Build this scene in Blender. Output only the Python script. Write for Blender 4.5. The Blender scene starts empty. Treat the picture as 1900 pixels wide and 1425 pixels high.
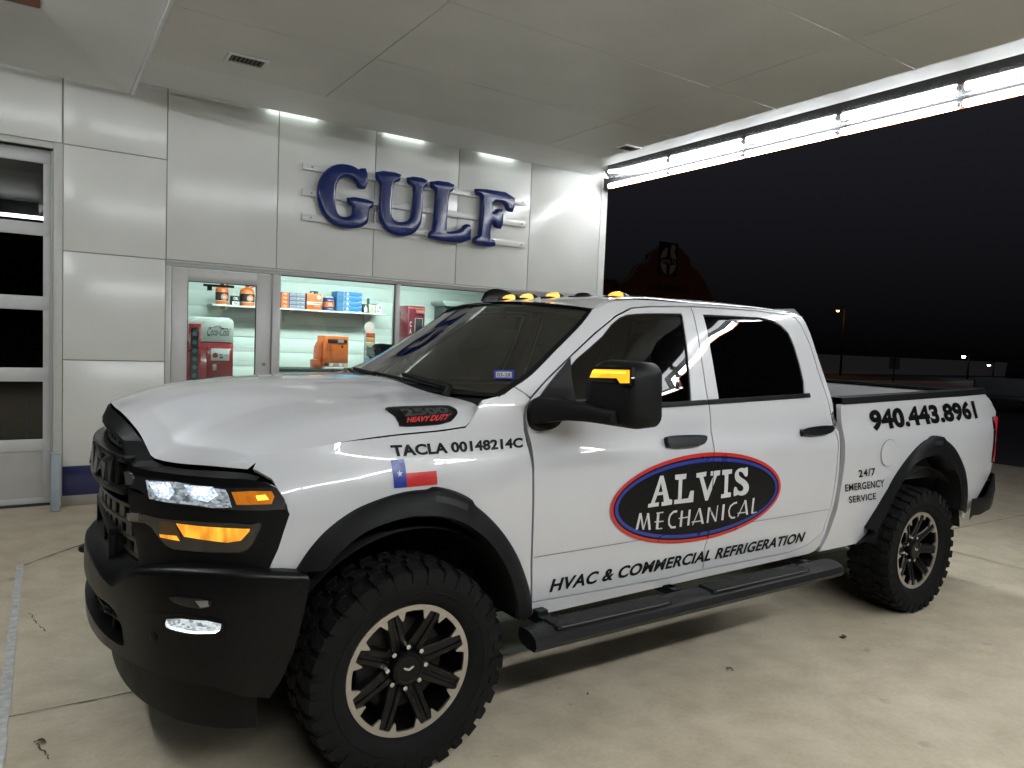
import bpy, bmesh, math, random
from mathutils import Vector, Matrix
from mathutils.geometry import delaunay_2d_cdt
random.seed(7)
SC = bpy.context.scene
COL = SC.collection

# ---------------------------------------------------------------- camera
CAM_LOC = (-1.2334, -3.5014, 1.7469)
YAW, PITCH, ROLL = 0.98888, 0.06153, 0.04199
_d = Vector((math.cos(YAW)*math.cos(PITCH), math.sin(YAW)*math.cos(PITCH), -math.sin(PITCH)))
_r = Vector((math.sin(YAW), -math.cos(YAW), 0)); _u = _r.cross(_d)
_r2 = math.cos(ROLL)*_r+math.sin(ROLL)*_u; _u2 = -math.sin(ROLL)*_r+math.cos(ROLL)*_u
cam = bpy.data.objects.new('camera', bpy.data.cameras.new('camera'))
COL.objects.link(cam)
cam.matrix_world = Matrix(((_r2.x, _u2.x, -_d.x, CAM_LOC[0]), (_r2.y, _u2.y, -_d.y, CAM_LOC[1]), (_r2.z, _u2.z, -_d.z, CAM_LOC[2]), (0, 0, 0, 1)))
cam.data.sensor_width = 36; cam.data.lens = 1344.14/1900*36
cam.data.clip_start = .05; cam.data.clip_end = 3000
SC.camera = cam

# ---------------------------------------------------------------- world (night sky)
world = bpy.data.worlds.new('World'); SC.world = world; world.use_nodes = True
wn = world.node_tree; wn.nodes.clear()
wo = wn.nodes.new('ShaderNodeOutputWorld'); wb = wn.nodes.new('ShaderNodeBackground')
sky = wn.nodes.new('ShaderNodeTexSky'); sky.sky_type = 'NISHITA'; sky.sun_disc = False
sky.sun_elevation = math.radians(-7); sky.sun_rotation = math.radians(250); sky.air_density = 1.5
add = wn.nodes.new('ShaderNodeMixRGB'); add.blend_type = 'ADD'; add.inputs[0].default_value = 1
add.inputs[2].default_value = (.07, .072, .095, 1)
wtc = wn.nodes.new('ShaderNodeTexCoord'); wsep = wn.nodes.new('ShaderNodeSeparateXYZ'); wr = wn.nodes.new('ShaderNodeValToRGB')
wr.color_ramp.elements[0].position = .0; wr.color_ramp.elements[0].color = (.009, .009, .010, 1)
wr.color_ramp.elements[1].position = .4; wr.color_ramp.elements[1].color = (.17, .175, .22, 1)
wn.links.new(wtc.outputs['Generated'], wsep.inputs[0]); wn.links.new(wsep.outputs[2], wr.inputs[0]); wn.links.new(wr.outputs[0], add.inputs[2])
wn.links.new(sky.outputs[0], add.inputs[1]); wn.links.new(add.outputs[0], wb.inputs[0])
wb.inputs[1].default_value = .10
wn.links.new(wb.outputs[0], wo.inputs[0])
SC.view_settings.view_transform = 'Standard'; SC.view_settings.look = 'None'
SC.view_settings.exposure = 0; SC.view_settings.gamma = 1; SC.view_settings.use_curve_mapping = False
SC.cycles.max_bounces = 7; SC.cycles.diffuse_bounces = 4; SC.cycles.glossy_bounces = 4
SC.cycles.transmission_bounces = 4; SC.cycles.transparent_max_bounces = 10
SC.cycles.caustics_reflective = False; SC.cycles.caustics_refractive = False
SC.cycles.sample_clamp_indirect = 6
TUBE = 76.0        # strength of the canopy's fluorescent tubes
COVE = 5.0         # tubes in the slot along the wall
ROOM = 56.0         # ceiling lamp in the shop

# ---- outlines measured on the body surfaces (metres)
T = {
 'fwin': [(0.637,1.471),(0.708,1.547),(0.8,1.624),(0.861,1.671),(0.945,1.72),(1.043,1.78),(1.117,1.84),(1.18,1.876),(1.234,1.894),(1.295,1.902),(1.395,1.911),(1.63,1.923),(1.636,1.907),(1.617,1.753),(1.589,1.609),(1.552,1.461)],
 'rwin': [(1.798,1.927),(2.06,1.932),(2.287,1.935),(2.393,1.924),(2.46,1.895),(2.509,1.856),(2.532,1.781),(2.538,1.674),(2.532,1.568),(2.502,1.495),(2.492,1.483),(1.76,1.467),(1.772,1.558),(1.791,1.744),(1.799,1.851)],
 'doortop': [(0.565,1.497),(0.663,1.57),(0.836,1.685),(1.006,1.794),(1.161,1.884),(1.275,1.929),(1.41,1.945),(1.724,1.964),(1.97,1.969),(2.278,1.972),(2.529,1.963),(2.618,1.952),(2.655,1.904),(2.688,1.789),(2.7,1.604),(2.726,1.462),(2.732,1.395,'BAD'),(2.753,1.245),(2.747,1.121),(2.742,0.922),(2.738,0.819),(2.694,0.673),(2.624,0.638),(2.559,0.61),(2.393,0.588),(1.678,0.588),(1.418,0.581),(0.587,0.596),(0.556,0.892),(0.541,1.169),(0.542,1.24),(0.544,1.303),(0.529,1.361),(0.525,1.418),(0.535,1.461)],
 'mid': [(1.724,1.964),(1.718,1.81),(1.695,1.624),(1.679,1.509),(1.681,1.394),(1.677,1.28),(1.664,1.047),(1.683,0.761),(1.667,0.705),(1.678,0.588)],
 'seam': [(0.314,1.492),(0.285,1.452),(0.247,1.398),(0.231,1.381),(0.137,1.371),(-0.051,1.36),(-0.245,1.34),(-0.351,1.323),(-0.589,1.282),(-0.657,1.264),(-0.678,1.248)],
 'head_out': [(-0.674,1.247),(-0.573,1.241),(-0.527,1.215),(-0.489,1.125),(-0.481,1.092),(-0.529,0.961),(-0.549,0.887),(-0.456,0.888)],
 'bedtop': [(2.795,1.439),(3.463,1.464),(4.644,1.49),(4.781,1.431),(4.909,1.349),(4.885,1.305),(4.84,0.967),(4.83,0.884),(4.595,0.683),(4.446,0.576)],
 'bedfront': [(2.773,1.439),(2.812,1.218),(2.819,1.117),(2.807,0.953),(2.801,0.8),(2.744,0.647),(2.654,0.549)],
 'flf_o': [(-0.456,0.888),(-0.414,0.956),(-0.363,1.016),(-0.305,1.062),(-0.246,1.095),(-0.164,1.124),(-0.1,1.14),(-0.035,1.149),(0.079,1.143),(0.176,1.112),(0.253,1.068),(0.339,0.998),(0.421,0.908),(0.495,0.802),(0.541,0.71),(0.575,0.619),(0.595,0.537)],
 'flr_o': [(3.068,0.549),(3.169,0.612),(3.282,0.792),(3.366,0.938),(3.488,1.055),(3.601,1.131),(3.731,1.189),(3.942,1.192),(4.095,1.133),(4.23,1.022),(4.327,0.91),(4.414,0.751),(4.44,0.622)],
 'phone': [(3.131,1.264),(3.093,1.404),(4.568,1.309),(4.451,1.446)],
 't247': [(2.986,0.99),(2.971,1.038),(3.168,0.995),(3.153,1.04)],
 'emer': [(2.861,0.912),(2.845,0.957),(3.286,0.909),(3.273,0.959)],
 'serv': [(2.921,0.833),(2.904,0.878),(3.215,0.834),(3.197,0.877)],
 'tacla': [(-0.091,1.278),(-0.1,1.322),(0.499,1.288),(0.502,1.33)],
 'h1': [(1.328,1.293),(1.345,1.303),(1.608,1.299),(1.61,1.272),(1.562,1.245),(1.327,1.246)],
 'h2': [(2.406,1.305),(2.635,1.319),(2.711,1.304),(2.701,1.283),(2.642,1.261),(2.395,1.26)],
 'flf_i': [(-0.379,0.907),(-0.311,0.972),(-0.232,1.022),(-0.148,1.046),(-0.062,1.058),(0.029,1.053),(0.123,1.032),(0.202,0.994),(0.288,0.927),(0.356,0.843),(0.415,0.733),(0.44,0.648),(0.449,0.578)],
 'flr_i': [(3.126,0.653),(3.227,0.762),(3.328,0.884),(3.439,0.997),(3.555,1.06),(3.706,1.087),(3.896,1.081),(4.022,1.018),(4.136,0.909),(4.186,0.787),(4.188,0.684)],
 'lip': [(-0.008,1.406),(0.23,1.388),(0.37,1.363),(0.417,1.341),(0.461,1.312),(0.491,1.278),(0.519,1.254),(0.554,1.244),(0.595,1.239),(0.751,1.244),(0.885,1.248),(1.014,1.252),(1.072,1.227)],
 'lamp': [(0.485,1.184),(0.578,1.187),(0.725,1.194),(0.882,1.19),(0.968,1.188),(1.097,1.194),(1.133,1.191),(1.166,1.151),(1.175,1.119),(1.089,1.113),(0.962,1.112),(0.893,1.114),(0.739,1.114),(0.626,1.122),(0.602,1.135),(0.573,1.139),(0.51,1.137)],
 'white': [(0.613,1.18),(0.767,1.191),(0.962,1.181),(0.975,1.164),(0.994,1.121),(0.928,1.115),(0.842,1.119),(0.73,1.116),(0.647,1.117)],
 'led1': [(0.65,1.175),(0.718,1.185),(0.749,1.157),(0.736,1.136),(0.703,1.145)],
 'led2': [(0.824,1.184),(0.903,1.187),(0.918,1.16),(0.889,1.145),(0.851,1.155)],
 'amber': [(0.985,1.174),(1.049,1.181),(1.119,1.181),(1.131,1.162),(1.125,1.136),(1.009,1.131)],
 'amberhot': [(1.07,1.165),(1.1,1.169),(1.114,1.152),(1.078,1.149)],
 'low_out': [(0.536,1.047),(0.623,1.054),(0.709,1.052),(0.894,1.062),(1.008,1.064),(1.065,1.062),(1.086,1.071),(1.097,1.061),(1.069,0.998),(1.05,0.975),(1.011,0.962),(0.893,0.954),(0.763,0.949),(0.73,0.957),(0.687,0.987),(0.659,1.013),(0.623,1.023),(0.543,1.014)],
 'low_amber': [(0.778,1.045),(0.894,1.046),(1.056,1.048),(1.056,1.04),(1.028,1.006),(0.98,0.996),(0.814,1.002),(0.802,1.016)],
 'low_amber2': [(0.701,0.996),(0.782,1.001),(0.796,0.984),(0.705,0.985)],
 'fog': [(0.851,0.738),(1.048,0.741),(1.045,0.703),(0.952,0.691),(0.867,0.696),(0.841,0.705)],
 'fog2': [(0.832,0.81),(1.018,0.817),(1.007,0.78),(0.894,0.782)],
 'fogpod': [(0.739,0.723),(0.819,0.752),(1.05,0.751),(1.063,0.713),(1.052,0.668),(1.016,0.635),(0.896,0.63),(0.786,0.623),(0.729,0.636)],
 'gulf_G': [(1.772,3.561),(1.845,3.572),(1.847,3.37),(1.767,3.358),(1.745,3.409),(1.692,3.456),(1.619,3.468),(1.548,3.443),(1.5,3.382),(1.478,3.273),(1.48,3.157),(1.498,3.063),(1.54,3.01),(1.612,2.999),(1.683,3.028),(1.713,3.071),(1.715,3.15),(1.659,3.172),(1.646,3.239),(1.93,3.229),(1.925,3.174),(1.873,3.142),(1.871,3.002),(1.832,2.958),(1.749,2.922),(1.646,2.906),(1.523,2.911),(1.414,2.975),(1.338,3.08),(1.305,3.209),(1.312,3.334),(1.358,3.437),(1.435,3.526),(1.535,3.571),(1.636,3.578),(1.72,3.562),(1.762,3.53)],
 'gulf_U': [(1.973,3.573),(2.252,3.587),(2.248,3.516),(2.183,3.492),(2.151,3.431),(2.139,3.146),(2.164,3.058),(2.232,3.026),(2.344,3.04),(2.41,3.089),(2.434,3.185),(2.447,3.454),(2.414,3.49),(2.368,3.504),(2.361,3.57),(2.588,3.574),(2.584,3.505),(2.534,3.471),(2.534,3.156),(2.516,3.03),(2.439,2.938),(2.326,2.894),(2.214,2.896),(2.102,2.939),(2.038,3.033),(2.022,3.131),(2.032,3.413),(2.015,3.46),(1.975,3.494)],
 'gulf_L': [(2.659,3.568),(2.945,3.58),(2.941,3.506),(2.877,3.471),(2.859,3.028),(2.873,2.987),(3.006,3.013),(3.091,3.055),(3.126,3.113),(3.201,3.111),(3.198,2.898),(2.661,2.896),(2.658,2.967),(2.716,3.001),(2.734,3.454),(2.716,3.49),(2.661,3.502)],
 'gulf_F': [(3.269,3.571),(3.82,3.578),(3.817,3.369),(3.736,3.372),(3.711,3.436),(3.651,3.459),(3.494,3.455),(3.488,3.3),(3.552,3.319),(3.582,3.357),(3.656,3.357),(3.654,3.139),(3.574,3.139),(3.545,3.193),(3.479,3.2),(3.476,3.001),(3.503,2.971),(3.556,2.966),(3.554,2.894),(3.269,2.902),(3.271,2.972),(3.321,2.995),(3.345,3.019),(3.363,3.48),(3.331,3.508),(3.277,3.511)],
 'alvis_A': [(1.285,1.119),(1.307,1.119),(1.358,1.0),(1.38,0.993),(1.38,0.97),(1.31,0.968),(1.307,0.988),(1.323,0.989),(1.314,1.024),(1.275,1.024),(1.261,0.989),(1.29,0.989),(1.29,0.97),(1.219,0.969),(1.22,0.987),(1.236,0.988)],
 'alvis_A2': [(1.282,1.039),(1.309,1.04),(1.293,1.085)],
 'alvis_L': [(1.387,1.117),(1.466,1.118),(1.465,1.093),(1.439,1.09),(1.444,0.991),(1.492,0.992),(1.502,1.028),(1.528,1.028),(1.53,0.969),(1.395,0.97),(1.394,0.991),(1.419,0.992),(1.415,1.09),(1.388,1.094)],
 'alvis_V': [(1.537,1.115),(1.61,1.119),(1.61,1.096),(1.589,1.093),(1.626,1.018),(1.664,1.095),(1.642,1.095),(1.642,1.118),(1.713,1.119),(1.713,1.094),(1.69,1.091),(1.637,0.968),(1.618,0.968),(1.561,1.091),(1.538,1.093)],
 'alvis_I': [(1.729,1.119),(1.805,1.119),(1.804,1.096),(1.778,1.094),(1.784,0.997),(1.81,0.995),(1.811,0.971),(1.736,0.97),(1.735,0.991),(1.757,0.992),(1.75,1.092),(1.73,1.093)],
 'alvis_S': [(1.915,1.121),(1.93,1.122),(1.933,1.072),(1.91,1.072),(1.891,1.095),(1.868,1.104),(1.856,1.094),(1.867,1.076),(1.924,1.049),(1.951,1.023),(1.952,0.992),(1.929,0.973),(1.893,0.97),(1.868,0.978),(1.851,0.975),(1.833,0.971),(1.829,1.022),(1.849,1.022),(1.865,0.999),(1.893,0.993),(1.911,1.006),(1.898,1.025),(1.849,1.048),(1.828,1.071),(1.83,1.101),(1.851,1.117),(1.881,1.122),(1.901,1.117)],
 'mech_strokes': [([(1.161,0.867),(1.174,0.947)],0.012),([(1.174,0.947),(1.205,0.862)],0.009),([(1.205,0.862),(1.223,0.942)],0.005),([(1.223,0.942),(1.247,0.857)],0.012),([(1.296,0.854),(1.293,0.937)],0.013),([(1.28,0.936),(1.327,0.936)],0.005),([(1.274,0.893),(1.334,0.89)],0.005),([(1.296,0.856),(1.332,0.854)],0.005),([(1.422,0.932),(1.396,0.931),(1.376,0.917),(1.37,0.895),(1.375,0.87),(1.395,0.852),(1.425,0.85)],0.009),([(1.46,0.848),(1.456,0.931)],0.012),([(1.514,0.849),(1.511,0.931)],0.012),([(1.438,0.893),(1.507,0.894)],0.005),([(1.546,0.847),(1.581,0.932)],0.006),([(1.581,0.932),(1.621,0.846)],0.013),([(1.536,0.864),(1.611,0.863)],0.005),([(1.655,0.847),(1.652,0.93)],0.011),([(1.652,0.93),(1.718,0.848)],0.011),([(1.718,0.848),(1.717,0.934)],0.006),([(1.768,0.85),(1.763,0.935)],0.013),([(1.867,0.936),(1.841,0.933),(1.817,0.92),(1.809,0.897),(1.82,0.869),(1.84,0.855),(1.867,0.854)],0.008),([(1.887,0.855),(1.932,0.943)],0.006),([(1.932,0.943),(1.963,0.86)],0.013),([(1.882,0.875),(1.952,0.875)],0.005),([(2.002,0.863),(2.0,0.949)],0.012),([(2.002,0.864),(2.038,0.867)],0.005)],
}
# ---------------------------------------------------------------- body surfaces
def lerp_curve(pts, t):
    n = len(pts)
    if t <= pts[0][0]: return pts[0][1] + (t-pts[0][0])*(pts[1][1]-pts[0][1])/(pts[1][0]-pts[0][0])
    if t >= pts[-1][0]: return pts[-1][1] + (t-pts[-1][0])*(pts[-1][1]-pts[-2][1])/(pts[-1][0]-pts[-2][0])
    i = 0
    while t > pts[i+1][0]: i += 1
    def sl(k): return (pts[k+1][1]-pts[k][1])/(pts[k+1][0]-pts[k][0])
    def tan(k):
        if k == 0: return sl(0)
        if k == n-1: return sl(n-2)
        a, b = sl(k-1), sl(k)
        ha, hb = pts[k][0]-pts[k-1][0], pts[k+1][0]-pts[k][0]
        return (a*hb+b*ha)/(ha+hb)
    h = pts[i+1][0]-pts[i][0]; u = (t-pts[i][0])/h
    m0, m1 = tan(i)*h, tan(i+1)*h
    return (2*u**3-3*u*u+1)*pts[i][1]+(u**3-2*u*u+u)*m0+(-2*u**3+3*u*u)*pts[i+1][1]+(u**3-u*u)*m1
CAB = [(.40,.90),(.55,.955),(.65,.970),(.78,.980),(.845,.989),(1.0,1.0),(1.15,1.002),(1.21,.999),(1.255,.986),(1.30,.968),(1.37,.954),(1.46,.935),(1.57,.893),(1.72,.835),(1.875,.775),(1.925,.754),(1.975,.720),(2.03,.66)]
BED = [(.40,.93),(.6,.966),(.8,.985),(1.0,1.0),(1.15,1.002),(1.22,.999),(1.27,.989),(1.33,.979),(1.47,.970),(1.57,.955)]
def side_w(x, z):
    zz = z+.035*max(0., min(1., (.5-x)/1.0))*max(0., min(1., (z-1.0)/.15))
    if x > 2.76: w = lerp_curve(BED, z)
    else: w = lerp_curve(CAB, zz)
    if x < .35:
        q = (.35-x)/.85; w -= .042*q*q*q
        if z > 1.02:
            r = max(0., (.1-x)/.65); w -= .055*r*r*min(1.6, ((z-1.02)/.2))**1.5
    if x > 4.2: w -= .035*((x-4.2)/.55)**2
    return w
def S_side(x, z): return (x, -side_w(x, z), z)
def _arc(P):
    o = [(0, P[0])]; s = 0
    for a, b in zip(P, P[1:]):
        s += ((a[0]-b[0])**2+(a[1]-b[1])**2)**.5; o.append((s, b))
    return o
def plan(C, s):
    a = abs(s); X = lerp_curve([(k, v[0]) for k, v in C], a); Y = lerp_curve([(k, v[1]) for k, v in C], a)
    if a < C[1][0]: X = C[0][1][0]+(C[1][1][0]-C[0][1][0])*(a/C[1][0])**2
    return X, (Y if s >= 0 else -Y)
FRONT = _arc([(-1.02,0),(-1.010,-.2),(-.975,-.4),(-.915,-.57),(-.825,-.72),(-.705,-.85),(-.60,-.925),(-.50,-.962),(-.38,-.982),(-.26,-.99)])
def S_front(s, z):
    X, Y = plan(FRONT, s)
    return (X + max(0, z-1.12)*.12 + max(0, 1.0-z)*(.05+.30*max(0, 1-(s/.6)**2)), Y, z)
BUMP = _arc([(-1.06,0),(-1.051,-.2),(-1.022,-.4),(-.963,-.595),(-.87,-.78),(-.775,-.885),(-.66,-.96),(-.525,-1.005),(-.39,-1.02),(-.27,-1.022)])
def S_bump(s, z):
    X, Y = plan(BUMP, s)
    k = lerp_curve([(.15,.13),(.30,.055),(.45,.012),(.60,0),(.80,0),(.95,.02)], z)
    n = ((X+.2)**2+(Y*.9)**2)**.5 or 1
    return (X - (X+.2)/n*k, Y - Y*.9/n*k, z)
LIP = _arc([(-.972,0),(-.957,-.2),(-.915,-.38),(-.868,-.5),(-.785,-.65),(-.665,-.83),(-.565,-.93),(-.535,-.955)])
def S_lip(s, z):
    X, Y = plan(LIP, s); return (X, Y, z)
WSE = [(.40,1.500),(.484,1.540),(.586,1.591),(.74,1.698),(.918,1.823),(1.01,1.900)]
def S_ws(u, v):
    # windshield: u -1 (driver edge, y<0) .. 1, v 0 (cowl) .. 1 (roof)
    n = len(WSE)-1; L = [(i/n, WSE[i]) for i in range(n+1)]
    ex = lerp_curve([(a, b[0]) for a, b in L], v); ez = lerp_curve([(a, b[1]) for a, b in L], v)
    ey = side_w(ex, ez)
    cx = .17+.76*(v+.06*v*(1-v)); cz = 1.492+.45*(v+.06*v*(1-v))
    q = abs(u)**2.2
    return (cx+(ex-cx)*q, u*ey, cz+(ez-cz)*q)
ROOFC = [(.9,1.93),(.98,1.948),(1.15,1.988),(1.4,2.018),(1.8,2.034),(2.2,2.033),(2.55,2.017),(2.66,2.0),(2.72,1.975)]
def S_roof(x, b):
    # b -1..1 across
    ze = lerp_curve([(.9,1.86),(1.01,1.90),(1.10,1.950),(1.25,1.974),(1.8,1.984),(2.5,1.984),(2.66,1.975),(2.72,1.955)], x)
    Y = side_w(x, ze)+.004
    zc = max(lerp_curve(ROOFC, x), ze+.004)
    a = min(1., abs(b))
    return (x, b*Y, ze+(zc-ze)*(1-a**2.4)**.6)
SEAMZ = [(-.70,1.250),(-.66,1.268),(-.594,1.286),(-.358,1.326),(-.253,1.343),(-.06,1.363),(.127,1.374),(.23,1.384)]
HOODC = [(-.97,1.435),(-.85,1.462),(-.77,1.478),(-.55,1.506),(-.31,1.523),(-.05,1.533),(.18,1.537),(.4,1.537)]
GDROP = [(0,0),(.2,.02),(.36,.075),(.46,.16),(.58,.27),(.72,.36),(.84,.45),(.91,.56),(.96,.74),(1,1)]
LIPZ = [(0,1.408),(.12,1.402),(.24,1.391),(.35,1.360),(.43,1.316),(.463,1.283),(.49,1.254),(.545,1.242),(.61,1.241),(.795,1.251),(.9,1.252)]
def S_hood(t, b):
    # t 0 (nose lip) .. 1 (cowl), b -1..1 across (b<0: driver side)
    a = abs(b); yl = a*.888
    n = len(LIP)
    xl = lerp_curve([(-v[1][1], v[1][0]) for v in LIP], yl)
    xr = lerp_curve([(0,.175),(.5,.22),(.8,.305),(.9,.332),(.95,.318),(.98,.265),(1,.225)], a)
    x = xl+(xr-xl)*t
    zs = lerp_curve(SEAMZ, x); Ys = side_w(x, zs)
    Ys = .888+(Ys-.888)*min(1, t*14) if t < .0714 else Ys
    zc = lerp_curve(HOODC, x)
    z = zc-(zc-zs)*lerp_curve(GDROP, a)
    xl0 = xl; zc0 = lerp_curve(HOODC, xl0); zs0 = lerp_curve(SEAMZ, xl0)
    zm0 = zc0-(zc0-zs0)*lerp_curve(GDROP, a)
    zl = lerp_curve(LIPZ, yl)
    LL = .13+.12*min(1, max(0, (yl-.35)/.2))
    import math
    z -= (zm0-zl)*math.exp(-((x-xl)/LL)**1.3)
    y = b*Ys
    return (x, y, z)

# ---------------------------------------------------------------- materials
def lin(c):
    return tuple(((v/255)/12.92 if v/255 <= .04045 else ((v/255+.055)/1.055)**2.4) for v in c)
MATS = {}
def M(name, base=(.5,.5,.5), rough=.5, metal=0, coat=0, spec=.5, emit=None, es=0, var=.06, vscale=14, bump=0, bscale=60, crough=.05):
    if name in MATS: return MATS[name]
    m = bpy.data.materials.new(name); m.use_nodes = True; MATS[name] = m
    nt = m.node_tree; b = nt.nodes['Principled BSDF']
    b.inputs['Roughness'].default_value = rough; b.inputs['Metallic'].default_value = metal
    b.inputs['Coat Weight'].default_value = coat; b.inputs['Coat Roughness'].default_value = crough
    b.inputs['Specular IOR Level'].default_value = spec
    b.inputs['Base Color'].default_value = (*base, 1)
    if emit:
        b.inputs['Emission Color'].default_value = (*emit, 1); b.inputs['Emission Strength'].default_value = es
    tc = nt.nodes.new('ShaderNodeTexCoord'); nz = nt.nodes.new('ShaderNodeTexNoise')
    nz.inputs['Scale'].default_value = vscale; nz.inputs['Detail'].default_value = 5
    nt.links.new(tc.outputs['Object'], nz.inputs['Vector'])
    if var:
        mx = nt.nodes.new('ShaderNodeMixRGB'); mx.blend_type = 'MULTIPLY'; mx.inputs[0].default_value = 1
        cr = nt.nodes.new('ShaderNodeValToRGB'); cr.color_ramp.elements[0].position = .3; cr.color_ramp.elements[1].position = .7
        k = 1-var; cr.color_ramp.elements[0].color = (k, k, k, 1); cr.color_ramp.elements[1].color = (1, 1, 1, 1)
        mx.inputs[1].default_value = (*base, 1)
        nt.links.new(nz.outputs[0], cr.inputs[0]); nt.links.new(cr.outputs[0], mx.inputs[2]); nt.links.new(mx.outputs[0], b.inputs['Base Color'])
        mr = nt.nodes.new('ShaderNodeMapRange'); mr.inputs[1].default_value = .3; mr.inputs[2].default_value = .7
        mr.inputs[3].default_value = max(0, rough-.04); mr.inputs[4].default_value = min(1, rough+.05)
        nt.links.new(nz.outputs[0], mr.inputs[0]); nt.links.new(mr.outputs[0], b.inputs['Roughness'])
    if bump:
        n2 = nt.nodes.new('ShaderNodeTexNoise'); n2.inputs['Scale'].default_value = bscale; n2.inputs['Detail'].default_value = 3
        nt.links.new(tc.outputs['Object'], n2.inputs['Vector'])
        bp = nt.nodes.new('ShaderNodeBump'); bp.inputs['Strength'].default_value = bump; bp.inputs['Distance'].default_value = .01
        nt.links.new(n2.outputs[0], bp.inputs['Height']); nt.links.new(bp.outputs[0], b.inputs['Normal'])
    return m
def glass_mat(name, tint, rough=0.0, ior=1.5, boost=0.0):
    if name in MATS: return MATS[name]
    m = bpy.data.materials.new(name); m.use_nodes = True; MATS[name] = m
    nt = m.node_tree; nt.nodes.clear()
    o = nt.nodes.new('ShaderNodeOutputMaterial'); mx = nt.nodes.new('ShaderNodeMixShader')
    tr = nt.nodes.new('ShaderNodeBsdfTransparent'); tr.inputs[0].default_value = (*tint, 1)
    gl = nt.nodes.new('ShaderNodeBsdfGlossy'); gl.inputs['Roughness'].default_value = rough
    fr = nt.nodes.new('ShaderNodeFresnel'); fr.inputs[0].default_value = ior
    ad = nt.nodes.new('ShaderNodeMath'); ad.operation = 'ADD'; ad.inputs[1].default_value = boost; ad.use_clamp = True
    nt.links.new(fr.outputs[0], ad.inputs[0]); nt.links.new(ad.outputs[0], mx.inputs[0])
    nt.links.new(tr.outputs[0], mx.inputs[1]); nt.links.new(gl.outputs[0], mx.inputs[2]); nt.links.new(mx.outputs[0], o.inputs[0])
    return m
def emit_mat(name, col, s):
    if name in MATS: return MATS[name]
    m = bpy.data.materials.new(name); m.use_nodes = True; MATS[name] = m
    nt = m.node_tree; nt.nodes.clear()
    o = nt.nodes.new('ShaderNodeOutputMaterial'); e = nt.nodes.new('ShaderNodeEmission')
    e.inputs[0].default_value = (*col, 1); e.inputs[1].default_value = s
    nt.links.new(e.outputs[0], o.inputs[0]); return m
def lens_mat(name, c0, c1, s, scale, stretch=(1, 1, 1), base=(.3, .3, .3)):
    """a lit lens: facets of a lamp's reflector seen as a broken light pattern"""
    if name in MATS: return MATS[name]
    m = bpy.data.materials.new(name); m.use_nodes = True; MATS[name] = m
    nt = m.node_tree; b = nt.nodes['Principled BSDF']; b.inputs['Roughness'].default_value = .12
    b.inputs['Base Color'].default_value = (*base, 1); b.inputs['Coat Weight'].default_value = .6
    tc = nt.nodes.new('ShaderNodeTexCoord'); mp = nt.nodes.new('ShaderNodeMapping'); mp.inputs['Scale'].default_value = stretch
    soft = scale < 0; vo = nt.nodes.new('ShaderNodeTexNoise' if soft else 'ShaderNodeTexVoronoi'); vo.inputs['Scale'].default_value = abs(scale)
    cr = nt.nodes.new('ShaderNodeValToRGB'); cr.color_ramp.elements[0].color = (*c0, 1); cr.color_ramp.elements[1].color = (*c1, 1)
    cr.color_ramp.elements[0].position = .15; cr.color_ramp.elements[1].position = .75
    nt.links.new(tc.outputs['Object'], mp.inputs[0]); nt.links.new(mp.outputs[0], vo.inputs['Vector'])
    nt.links.new(vo.outputs[0] if soft else vo.outputs['Color'], cr.inputs[0])
    if soft: cr.color_ramp.elements[0].position = .36; cr.color_ramp.elements[1].position = .66
    nt.links.new(cr.outputs[0], b.inputs['Emission Color'])
    b.inputs['Emission Strength'].default_value = s
    return m

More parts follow.
